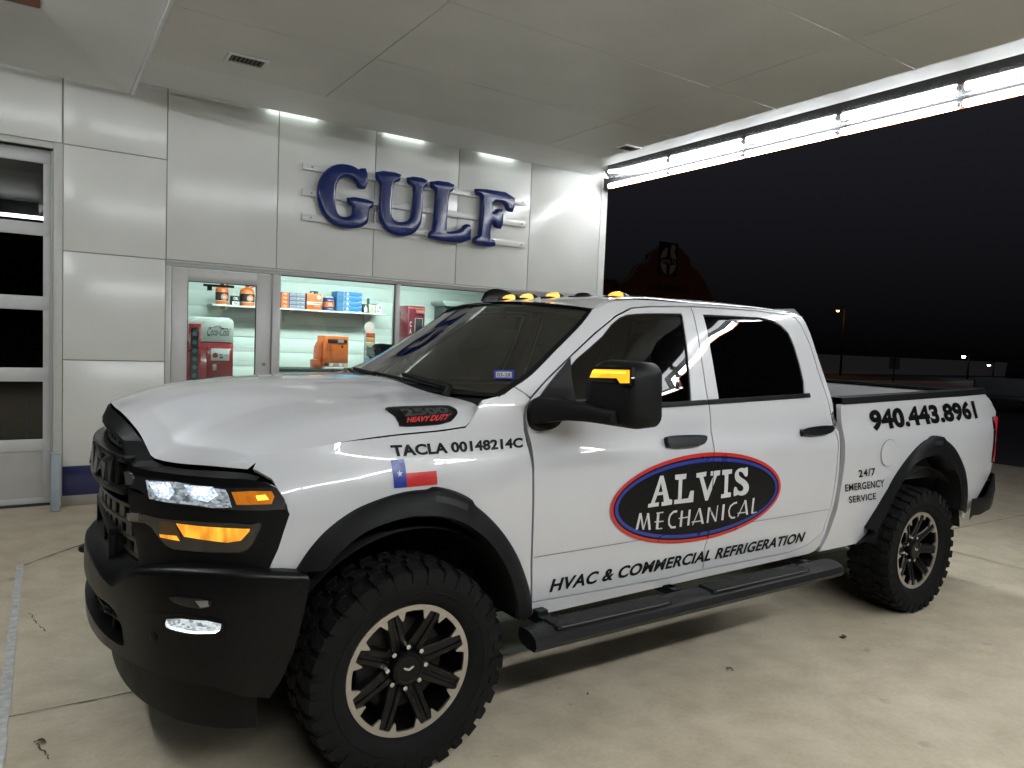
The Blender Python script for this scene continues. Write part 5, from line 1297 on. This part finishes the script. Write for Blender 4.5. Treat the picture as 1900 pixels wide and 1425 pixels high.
# body behind the rear wheel and rear bumper
b = B()
rows = []
for y, x, t0, t1 in ((-.99, 4.46, .60, .86), (-1.0, 4.60, .60, .86), (-.985, 4.78, .62, .87), (-.95, 4.90, .64, .875), (-.85, 4.97, .64, .88), (-.4, 5.0, .64, .88), (.4, 5.0, .64, .88), (.85, 4.97, .64, .88), (.95, 4.90, .64, .875), (.985, 4.78, .62, .87), (1.0, 4.60, .60, .86), (.99, 4.46, .60, .86)):
    d = .0
    rows.append([(x, y, t0), (x+.012 if x > 4.8 else x, y*1.008, (t0+t1)/2), (x, y, t1)])
rows = [[r_[0], r_[1], (r_[2][0]-0, r_[2][1], r_[2][2] if r_[2][0] > 4.75 else r_[2][2]-(4.85-r_[2][0])*.75)] for r_ in rows]
b.loft(rows); b.box(4.46, 4.95, -.93, .93, .68, .82); b.build('rear_bumper', BLK2, truck, merge=False, sharp=50)
# ---- cab interior
INT = M('cabin_trim', (.035, .036, .034), .6); SEATM = M('seat_cloth', (.020, .020, .022), .9, bump=.3, bscale=80)
rows = []
for i in range(21):
    y = -.80+1.6*i/20
    rows.append([(.42+.1*(y/.8)**2, y, 1.42), (.55+.1*(y/.8)**2, y, 1.435), (.80, y, 1.40), (.93, y, 1.33), (.90, y, 1.05), (.6, y, .9)])
b = B(); b.loft(rows); b.build('dashboard', INT, truck)
b = B()
for i in range(24):
    a0, a1 = 2*math.pi*i/24, 2*math.pi*(i+1)/24
    f_ = lambda a: Vector((1.02-.19*math.sin(a)*.36, -.40+.19*math.cos(a), 1.27+.19*math.sin(a)*.93))
    b.tube(f_(a0), f_(a1), .016, n=8)
b.tube((.85, -.40, 1.18), (1.02, -.40, 1.27), .05, .06); b.box(1.0, 1.03, -.57, -.23, 1.25, 1.29)
b.build('steering_wheel', INT, truck, merge=False)
for y in (-.40, .40):
    b = B(); b.box(1.25, 1.75, y-.26, y+.26, .88, 1.03)
    b.box(-.07, .07, -.25, .25, 0, .62, mat=Matrix.Translation((1.72, y, 1.0)) @ Matrix.Rotation(.28, 4, 'Y')); b.box(-.05, .05, -.13, .13, .66, .84, mat=Matrix.Translation((1.72, y, 1.0)) @ Matrix.Rotation(.28, 4, 'Y'))
    b.build('seat', SEATM, truck, bevel=.05, seg=3, merge=False)
b = B(); b.box(2.1, 2.55, -.7, .7, .9, 1.05); b.box(2.50, 2.64, -.7, .7, 1.0, 1.62); b.build('rear_bench', SEATM, truck, bevel=.05, seg=3, merge=False)
b = B(); b.box(.99, 1.01, -.13, .13, 1.80, 1.87); b.box(.98, 1.0, -.02, .02, 1.86, 1.93); b.build('rear_view_mirror', INT, truck, bevel=.01, merge=False)
b = grid_surf('headliner', lambda x, v: (lambda p: (p[0], p[1]*.97, p[2]-.05))(S_roof(x, v)), [1.02+1.66*i/10 for i in range(11)], [-1+.1*i for i in range(21)], M('headliner', (.06, .06, .062), .9), truck)

# ================================================================ THINGS IN THE OFFICE
OR = M('orange_paint', (.62, .13, .02), .4, var=.12); ORD = M('orange_dark', (.42, .075, .012), .45)
NV = M('label_navy', (.02, .04, .16), .45); SKYB = M('carton_blue', (.02, .17, .42), .5); WHT = M('label_white', (.62, .62, .60), .5)
BLKL = M('label_black', (.012, .012, .012), .5); REDC = M('cooler_red', (.26, .008, .014), .2, coat=.6); CRM = M('cooler_white', (.66, .68, .66), .22, coat=.5)
GRYL = M('label_grey', (.30, .32, .32), .5); SALM = M('label_salmon', (.62, .22, .14), .5); BURG = M('burgundy_paint', (.11, .008, .018), .3, coat=.4)
SH = empty('wall_shelf', (1.8, 6.78, 2.03), 'long white shelf of cans and cartons on the office back wall', 'shelf')
b = B(); b.box(.68, 3.10, 6.58, 6.94, 2.022, 2.046); b.build('board', WHT, SH, bevel=.003)
for x in (.85, 1.7, 2.9): B().box(x, x+.03, 6.62, 6.94, 1.99, 2.021).box(x, x+.03, 6.90, 6.945, 1.86, 1.99).build('bracket', WHT, SH, merge=False)
ZS = 2.047
def txt(name, s, x0, x1, z0, z1, y, mat, par, bold=.02, shear=0): return text_on(name, s, flat_y(y), ((x0, z0), (x0, z1), (x1, z0), (x1, z1)), mat, par, off=.0, bold=bold, shear=shear, ref=Vector((0, 50, 0)))
def oilcan(x0, x1, label, star):
    t = empty('oil_can', ((x0+x1)/2, 6.72, ZS), label, 'oil can', 'orange oil cans with a black band')
    cx, r = (x0+x1)/2, (x1-x0)/2; o = (cx, 6.60+r, ZS)
    b = B(); b.lathe([(0, 0), (r, 0), (r, .20), (r*.9, .215), (r*.28, .245), (r*.26, .26), (0, .26)], o, (0, 0, 1), 32); b.build('body', OR, t)
    b = B(); b.lathe([(r+.0015, .038), (r+.0015, .158)], o, (0, 0, 1), 32); b.build('band', BLKL, t)
    b = B(); b.lathe([(r+.003, .042), (r+.003, .05)], o, (0, 0, 1), 32); b.build('line', WHT, t)
    b = B(); b.tube((cx+.3*r, o[1], ZS+.235), (cx+1.2*r, o[1], ZS+.28), .013, .009, 10); b.build('spout', ORD, t)
    b = B(); b.lathe([(0, .0), (r*.3, 0), (r*.3, .025), (.012, .03)], (cx, o[1], ZS+.255), (0, 0, 1), 16); b.tube((cx-.008, o[1], ZS+.26), (cx-.008, o[1], ZS+.33), .004, n=6); b.box(cx-.02, cx+.01, o[1]-.008, o[1]+.008, ZS+.325, ZS+.338); b.build('pump_cap', BLKL, t, merge=False)
    b = B(); b.lathe([(0, .0), (.042, 0), (.042, .003), (0, .003)], (cx+r*.18, 6.597, ZS+.098), (0, -1, 0), 28); b.build('badge', SALM, t)
    txt('emblem', star, cx+r*.18-.02, cx+r*.18+.02, ZS+.085, ZS+.112, 6.5925, WHT, t)
oilcan(.735, .895, 'smaller orange oil can with black band and round badge, left end of the shelf', '66')
oilcan(1.045, 1.235, 'bigger orange oil can with black band beside the small dark tin', '66')
def tin(name, x0, x1, h, label, cat, mats, y0=6.62, d=.12, z=None, group=None, texts=()):
    z = ZS if z is None else z
    t = empty(name, ((x0+x1)/2, y0+d/2, z), label, cat, group)
    b = B(); b.box(x0, x1, y0, y0+d, z, z+h); b.build('body', mats[0], t, bevel=.004)
    for (a0, a1, c0, c1, m) in mats[1:]:
        b = B(); b.box(x0+(x1-x0)*a0, x0+(x1-x0)*a1, y0-.002, y0-.0003, z+h*c0, z+h*c1); b.build('label_panel', m, t)
    for (s, a0, a1, c0, c1, m) in texts: txt('print', s, x0+(x1-x0)*a0, x0+(x1-x0)*a1, z+h*c0, z+h*c1, y0-.0035, m, t)
    return t
tin('oil_tin', .928, 1.028, .125, 'small square tin, black above white, between the two orange oil cans', 'tin', [BLKL, (.04, .96, .04, .38, WHT)], texts=[('OIL', .2, .8, .55, .85, WHT), ('SAE', .25, .75, .12, .3, BLKL)])
# stack of shock absorber cartons
for k in range(4):
    tin('carton', 1.57, 1.905, .0535, 'orange and navy shock absorber carton, '+['bottom', 'second from bottom', 'third from bottom', 'top'][k]+' of the left stack', 'carton', [NV, (0, .30, .02, .98, OR), (.34, .98, .1, .32, GRYL)], y0=6.60, d=.25, z=ZS+k*.0545, group='stacked shock absorber cartons', texts=[('SHOCK ABSORBER', .36, .97, .42, .86, WHT), ('76', .08, .22, .3, .75, WHT)])
tin('carton', 1.50, 1.562, .16, 'narrow orange carton partly hidden at the left end of the carton stack', 'carton', [ORD], y0=6.64, d=.2)
t = tin('jug_can', 1.925, 2.135, .225, 'tall orange oil can with carrying handle, white band and round badge', 'oil can', [OR, (0, 1, .30, .48, WHT), (.12, .5, .82, .84, ORD)], y0=6.60, d=.14, texts=[('GULFPRIDE', .42, .97, .34, .45, BLKL), ('MOTOR OIL', .5, .9, .18, .24, WHT)])
b = B(); b.box(1.99, 2.10, 6.66, 6.68, ZS+.25, ZS+.262); b.box(1.99, 2.002, 6.66, 6.68, ZS+.225, ZS+.25); b.box(2.088, 2.10, 6.66, 6.68, ZS+.225, ZS+.25); b.tube((2.06, 6.67, ZS+.225), (2.06, 6.67, ZS+.25), .02, n=12); b.build('carry_handle', BLKL, t, merge=False)
b = B(); b.lathe([(0, 0), (.026, 0), (.026, .002), (0, .002)], (2.095, 6.598, ZS+.175), (0, -1, 0), 24); b.build('badge', WHT, t)
t = empty('round_can', (2.27, 6.69, ZS), 'round blue and orange oil can with white lid left of the blue cartons', 'oil can')
o = (2.268, 6.69, ZS)
b = B(); b.lathe([(0, 0), (.08, 0), (.08, .178), (.075, .182), (.06, .184), (.058, .20), (0, .20)], o, (0, 0, 1), 36); b.build('body', NV, t)
b = B(); b.lathe([(.0815, .052), (.0815, .122)], o, (0, 0, 1), 36); b.build('band', OR, t)
b = B(); b.lathe([(.062, .184), (.062, .202), (0, .203)], o, (0, 0, 1), 24); b.build('lid', WHT, t)
txt('print', 'FORMULA 76', 2.225, 2.31, ZS+.135, ZS+.155, 6.605, WHT, t); txt('print', 'OIL', 2.235, 2.30, ZS+.065, ZS+.108, 6.605, WHT, t); txt('print', 'FORMULA', 2.23, 2.305, ZS+.015, ZS+.033, 6.605, WHT, t)
for k in range(4):
    tt = tin('carton', 2.36, 2.735, .0700, 'bright blue oil filter carton, '+['bottom', 'second from bottom', 'third from bottom', 'top'][k]+' of the right stack', 'carton', [SKYB, (0, .265, .03, .97, M('carton_blue_end', (.05, .15, .30), .5)), (.262, .275, 0, 1, WHT), (.28, 1, .0, .05, WHT), (.88, .98, .15, .24, WHT), (.33, .52, .12, .2, WHT)], y0=6.60, d=.25, z=ZS+k*.0712, group='stacked blue filter cartons')
    b = B(); b.lathe([(0, 0), (.017, 0), (.017, .002), (0, .002)], (2.515, 6.598, ZS+k*.0712+.042), (0, -1, 0), 20); b.build('dot', WHT, tt)
tin('oil_tin', 2.755, 2.845, .125, 'small black tin with white bottle label on the right of the shelf', 'tin', [BLKL, (.25, .8, .1, .62, WHT), (.42, .62, .62, .85, WHT)])
tin('oil_tin', 2.855, 2.945, .118, 'pale tin with a round gold ring, middle of three small tins', 'tin', [M('tin_cream', (.5, .5, .45), .4, metal=.3), (.25, .75, .2, .8, M('tin_ring', (.42, .38, .24), .4))])
tin('oil_tin', 2.958, 3.055, .128, 'white tin with black print at the right end of the shelf', 'tin', [WHT, (.5, .62, .5, .85, BLKL), (.7, .82, .5, .85, BLKL), (.2, .6, .2, .32, BLKL)])
tin('tin_box', 2.855, 2.99, .085, 'grey blue box lying on top of the two pale tins', 'box', [M('tin_slate', (.16, .21, .22), .4), (.06, .94, .08, .92, M('tin_mist', (.34, .40, .40), .4))], z=ZS+.129, d=.10)
# drinks cooler
t = empty('drink_cooler', (.54, 6.2, 0), 'red drinks machine with white rounded top and script lettering behind the door glass', 'vending machine')
def rtop(x0, x1, z0, z1, r): return [(x0, z0), (x1, z0)]+[(x1-r+r*math.cos(a), z1-r+r*math.sin(a)) for a in [i*math.pi/16 for i in range(9)]]+[(x0+r-r*math.sin(a), z1-r+r*math.cos(a)) for a in [i*math.pi/16 for i in range(9)]]
b = B(); b.prism(rtop(.262, .810, 1.56, 1.862, .07), 5.93, 6.5); b.build('top', CRM, t, bevel=.012)
b = B(); b.box(.262, .810, 5.93, 6.5, .05, 1.556); b.build('body', REDC, t, bevel=.012)
b = B(); b.box(.29, .43, 5.922, 5.929, .75, 1.775); bt_ = b.build('bottle_door', REDC, t, bevel=.002)
b = B(); b.box(.315, .405, 5.918, 5.9215, .78, 1.73); b.build('glass', M('cooler_glass', (.02, .03, .032), .1, coat=.4), bt_)
for k in range(9): B().tube((.36, 5.917, .85+k*.1), (.36, 5.9135, .85+k*.1), .028, n=14).build('bottle_end', M('bottle_end', (.10, .13, .13), .2), bt_)
b = B(); b.box(.50, .80, 5.918, 5.929, 1.10, 1.508); b.build('coin_door', REDC, t, bevel=.008)
b = B(); b.box(.545, .760, 5.912, 5.917, 1.335, 1.482); b.build('coin_panel', CRM, t, bevel=.008)
b = B(); b.lathe([(0, 0), (.032, 0), (.030, .005), (0, .006)], (.595, 5.911, 1.40), (0, -1, 0), 24); b.build('coin_button', REDC, t)
b = B(); b.box(.645, .685, 5.909, 5.9115, 1.365, 1.385); b.box(.64, .68, 5.909, 5.9115, 1.40, 1.412); b.box(.70, .745, 5.909, 5.9115, 1.398, 1.402); b.build('coin_slot', BLKL, t, merge=False)
b = B(); b.box(.565, .61, 5.908, 5.917, 1.215, 1.29); b.build('lock_plate', M('lock_steel', (.35, .3, .26), .35, metal=.7), t, bevel=.004)
txt('script', 'Coca-Cola', .500, .755, 1.64, 1.735, 5.9265, BLKL, t, bold=.0, shear=.45)
txt('script_small', 'DRINK', .58, .67, 1.748, 1.762, 5.9265, BLKL, t)
b = B(); 
for (xa, za, xb, zb, w) in ((.515, 1.733, .60, 1.745, .005), (.64, 1.738, .775, 1.725, .006), (.505, 1.638, .56, 1.633, .005)): b.tube((xa, 5.9255, za), (xb, 5.9255, zb), w, .002, 6)
b.build('swash', BLKL, t, merge=False)
# counter with machines
t = empty('counter', (1.9, 6.15, 0), 'black topped white counter behind the office window', 'counter')
b = B(); b.box(1.30, 3.0, 5.94, 6.40, .02, 1.21); b.build('base', WHT, t, bevel=.006)
b = B(); b.box(1.28, 3.02, 5.92, 6.42, 1.211, 1.245); b.build('top', BLKL, t, bevel=.004)
t = empty('orange_tester', (2.16, 6.1, 1.246), 'orange counter machine with dark display strip and row of small stickers', 'machine')
b = B(); b.box(1.985, 2.325, 6.0, 6.3, 1.275, 1.69); b.build('case', OR, t, bevel=.012)
b = B(); b.prism([(1.88, 1.25), (1.983, 1.25), (1.983, 1.63), (1.955, 1.60), (1.93, 1.54), (1.92, 1.48), (1.92, 1.37), (1.88, 1.36)], 6.05, 6.25); b.build('side_case', ORD, t, bevel=.004)
b = B(); b.box(2.03, 2.30, 5.994, 6.0, 1.60, 1.648); b.build('display', BLKL, t, bevel=.001)
b = B(); b.box(2.17, 2.255, 5.991, 5.9935, 1.604, 1.644); b.build('display_text', GRYL, t)
b = B(); b.box(2.01, 2.09, 5.995, 5.9985, 1.50, 1.59); b.build('panel', ORD, t)
b = B(); b.prism([(2.235, 1.53), (2.253, 1.55), (2.235, 1.57), (2.217, 1.55)], 5.993, 5.9985); b.build('emblem', BLKL, t)
for k, m in enumerate((BLKL, WHT, GRYL, WHT, M('sticker_cream', (.55, .5, .36), .5))):
    b = B(); b.box(1.995+k*.066, 2.048+k*.066, 5.994, 5.9985, 1.282, 1.325); b.build('decal', m, t)
b = B(); b.box(1.99, 2.25, 5.97, 6.2, 1.247, 1.272); b.build('tray', M('tray_white', (.75, .75, .74), .4), t, bevel=.002)
t = empty('card_rack', (2.66, 6.1, 1.246), 'slim upright rack of coloured cards with a red header on the counter', 'display rack')
cols = ((.42, .06, .03), (.55, .22, .04), (.42, .40, .26), (.34, .33, .26), (.40, .28, .12), (.16, .30, .38), (.35, .40, .40))
for k, c in enumerate(cols):
    z1 = 1.75-k*.066
    b = B(); b.box(2.595, 2.72, 6.05+k*.002, 6.09, z1-.060, z1); b.build('card', M('rack_card_%d' % k if False else 'card_'+('red', 'amber', 'cream', 'buff', 'tan', 'sky', 'mist')[k], c, .5, var=.3, vscale=60), t, bevel=.002)
b = B(); b.box(2.590, 2.594, 6.05, 6.11, 1.246, 1.75); b.box(2.721, 2.725, 6.05, 6.11, 1.246, 1.75); b.build('side', GRYL, t, merge=False)
b = B(); b.lathe([(0, 0), (.075, 0), (.075, .006), (0, .006)], (2.655, 6.10, 1.83), (0, -1, 0), 28); b.build('header', M('header_pink', (.52, .42, .39), .5), t)
# burgundy machine
t = empty('burgundy_machine', (3.33, 6.15, 0), 'tall burgundy vending cabinet with white upright letters and dark window', 'vending machine')
b = B(); b.prism([(3.19, 5.99), (3.205, 5.975), (3.43, 5.975), (3.46, 6.0), (3.46, 6.3), (3.19, 6.3)], .02, 2.165, ax='z'); b.build('case', BURG, t, bevel=.006)
b = B(); b.box(3.30, 3.44, 5.966, 5.9745, 2.06, 2.115); b.build('name_plate', M('burgundy_pale', (.30, .09, .09), .4), t)
b = B(); b.box(3.298, 3.405, 5.966, 5.9745, 1.70, 1.985); b.build('window', BLKL, t, bevel=.001)
b = B()
for q in ((3.290, 3.298, 1.70, 1.993), (3.298, 3.413, 1.985, 1.993), (3.405, 3.413, 1.70, 1.985)): b.box(q[0], q[1], 5.962, 5.9745, q[2], q[3])
b.build('window_frame', GRYL, t, merge=False)
txt('letter', 'C', 3.212, 3.243, 1.865, 1.94, 5.972, WHT, t); txt('letter', 'A', 3.210, 3.245, 1.765, 1.838, 5.972, WHT, t)
txt('print', 'CIGARETTES', 3.31, 3.43, 2.075, 2.10, 5.964, SALM, t, bold=0)
b = B(); b.box(3.19, 3.455, 5.972, 5.98, 2.13, 2.137); b.build('trim_line', SALM, t)
# dark glass cabinet on the right
t = empty('wall_cabinet', (4.25, 6.7, 2.0), 'grey wall cabinet with flared top at the right of the office back wall', 'cabinet')
b = B(); b.prism([(4.02, 2.30), (4.75, 2.30), (4.75, 2.27), (4.70, 2.22), (4.07, 2.22), (4.02, 2.27)], 6.5, 6.94); b.build('cornice', GRYL, t, bevel=.004)
b = B(); b.box(4.09, 4.68, 6.56, 6.94, 1.3, 2.218); b.build('case', M('cabinet_dark', (.05, .055, .055), .4), t, bevel=.005)

# ================================================================ BEYOND THE CANOPY
DP = M('depot_stucco', (.20, .085, .05), .9, var=.35, vscale=.8, bump=.3, bscale=6)
DPT = M('depot_coping', (.26, .22, .19), .8)
t = empty('depot_building', (47, 47, 0), 'dim reddish mission style depot with curved gable and round emblem across the street', 'building')
gab = [(41.4, 0), (41.4, 7.0), (42.2, 7.15), (43.0, 7.9), (43.6, 8.75), (44.6, 9.2), (44.9, 9.35), (45.0, 9.9), (46.0, 10.6), (47.0, 11.0), (48.0, 11.05), (49.2, 10.55), (50.1, 9.9), (50.3, 9.3), (51.3, 8.9), (52.3, 8.0), (53.2, 7.0), (54.0, 6.2), (54.4, 0)]
b = B(); b.prism(gab, 45, 45.6); b.build('gable', DP, t)
b = B(); b.box(28, 41.4, 45.3, 57, 0, 7.25); b.box(54.4, 66, 45.3, 57, 0, 5.6); b.box(41.4, 54.4, 45.6, 57, 0, 6.5); b.build('wall', DP, t, merge=False)
b = B(); b.box(28, 41.4, 45.0, 45.29, 7.25, 7.42); 
for a, c in zip(gab[1:-1], gab[2:-1]): b.tube((a[0], 45.1, a[1]+.05), (c[0], 45.1, c[1]+.05), .14, n=8)
b.build('coping', DPT, t, merge=False)
DW = M('depot_black', (.012, .012, .012), .6); DWW = M('depot_white', (.55, .55, .53), .6)
b = B(); b.box(46.0, 48.4, 44.93, 44.98, 8.2, 11.2); em = b.build('emblem_board', DW, t)
def arc4(q):
    r0 = .30; o = []
    for i in range(9):
        a = math.radians(90*q+10+70*i/8); o.append((47.2+1.02*math.cos(a), 9.5+1.25*math.sin(a)))
    c = (1 if q in (0, 3) else -1, 1 if q < 2 else -1)
    return o+[(47.2+.27*c[0], 9.5+.36*c[1])]
b = B()
for q in range(4): b.prism(arc4(q), 44.88, 44.92)
b.lathe([(.0, 0), (.30, 0), (.30, .04), (0, .04)], (47.75, 44.92, 10.75), (0, -1, 0), 16)
b.build('emblem', DWW, em, merge=False)
text_on('emblem_text', 'Santa Fe', flat_y(44.87), ((46.25, 9.3), (46.25, 9.75), (48.15, 9.3), (48.15, 9.75)), DWW, em, off=0, bold=.01, ref=Vector((47, 90, 9)))
text_on('lettering', 'GAINESVILLE', flat_y(44.96), ((44.9, 6.75), (44.9, 7.35), (50.0, 6.75), (50.0, 7.35)), DW, t, off=0, bold=.03, ref=Vector((47, 90, 7)))
# street lamps
POLE = M('lamp_pole', (.008, .008, .008), .8, spec=.1)
def street_lamp(x, y, z, col, s, r, label, energy=0):
    t = empty('street_lamp', (x, y, 0), label, 'street lamp')
    b = B(); b.tube((x+.9, y, 0), (x+.9, y, z+.3), .09, .06, 10); b.tube((x+.9, y, z+.3), (x, y, z+.12), .05, .04, 8); b.build('pole', POLE, t, merge=False)
    b = B(); b.lathe([(0, .14), (r*1.3, .10), (r*1.5, .02), (r, 0)], (x, y, z), (0, 0, 1), 16); b.build('hood', POLE, t)
    b = B(); b.lathe([(0, -r), (r*.7, -r*.7), (r, 0), (r*.7, r*.5), (0, r*.6)], (x, y, z), (0, 0, 1), 16); b.build('globe', emit_mat('lamp_'+('amber' if col[2] < .4 else 'cool'), col, s), t)
    if energy:
        l = bpy.data.lights.new('lamp_light', 'POINT'); l.energy = energy; l.color = col; l.shadow_soft_size = r
        o = bpy.data.objects.new('lamp_light', l); COL.objects.link(o); o.location = (x, y, z-.5); attach(o, t)
def along(u, v, dist):
    d = _d+_r2*((u-950)/1344.14)-_u2*((v-712.5)/1344.14)
    return d
street_lamp(50.8, 30.0, 5.05, (1, .42, .12), 9, .13, 'small orange street lamp glowing above the truck bed, high in the dark', 90)
street_lamp(63.0, 26.26, 1.92, (.85, 1, .95), 30, .16, 'bright white lamp low in the dark above the tailgate')
street_lamp(70.0, 27.33, 1.26, (.85, 1, .95), 22, .13, 'smaller white lamp to the right of the bright one')
street_lamp(37.5, 3.5, 6.0, (1, .42, .12), 9, .13, 'orange street lamp standing outside the picture', 0)
# sign board in the dark
t = empty('road_sign', (46.0, 22.6, 0), 'small grey board on a thin post beyond the pickup bed', 'sign')
b = B(); b.tube((46.0, 22.6, 0), (46.0, 22.6, 1.75), .04, n=8); b.build('post', POLE, t)
b = B(); b.box(45.98, 46.0, 22.25, 22.95, .85, 1.65); b.build('board', M('sign_grey', (.22, .22, .22), .6), t, bevel=.01)
# parked vehicle at the right edge
def parked():
    t = empty('parked_car', (27.5, 8.2, 0), 'grey parked pickup standing in the dark beyond the tailgate of the white truck', 'car')
    CP = M('parked_paint', (.30, .31, .33), .35, coat=.4, var=.1); 
    b = B(); b.prism([(26.0, .45), (31.2, .45), (31.2, 1.0), (30.0, 1.12), (26.0, 1.12)], 7.0, 8.75); b.build('body', CP, t, bevel=.06, seg=3)
    b = B(); b.prism([(28.0, 1.125), (30.0, 1.125), (29.3, 1.72), (28.15, 1.72)], 7.12, 8.63); b.build('cabin', M('parked_glass', (.02, .02, .022), .08), t, bevel=.05, seg=2)
    b = B(); b.box(25.93, 25.985, 7.1, 8.65, .55, 1.08); b.build('tailgate', CP, t, bevel=.02)
    b = B(); b.box(25.85, 25.99, 7.05, 8.7, .40, .54); b.build('bumper', M('parked_bumper', (.2, .2, .2), .4, metal=.5), t, bevel=.02)
    for y in (7.03, 8.55):
        b = B(); b.box(25.975, 25.998, y, y+.16, .72, 1.05); b.build('tail_light', M('parked_red', (.22, .02, .02), .2), t, bevel=.01)
    for x in (26.9, 30.3):
        for y in (7.0, 8.55):
            b = B(); b.lathe([(0, 0), (.20, 0), (.30, .01), (.35, .04), (.35, .2), (.2, .21), (0, .21)], (x, y, .35), (0, 1, 0), 28); b.build('wheel', RUB, t)
    return t
parked()
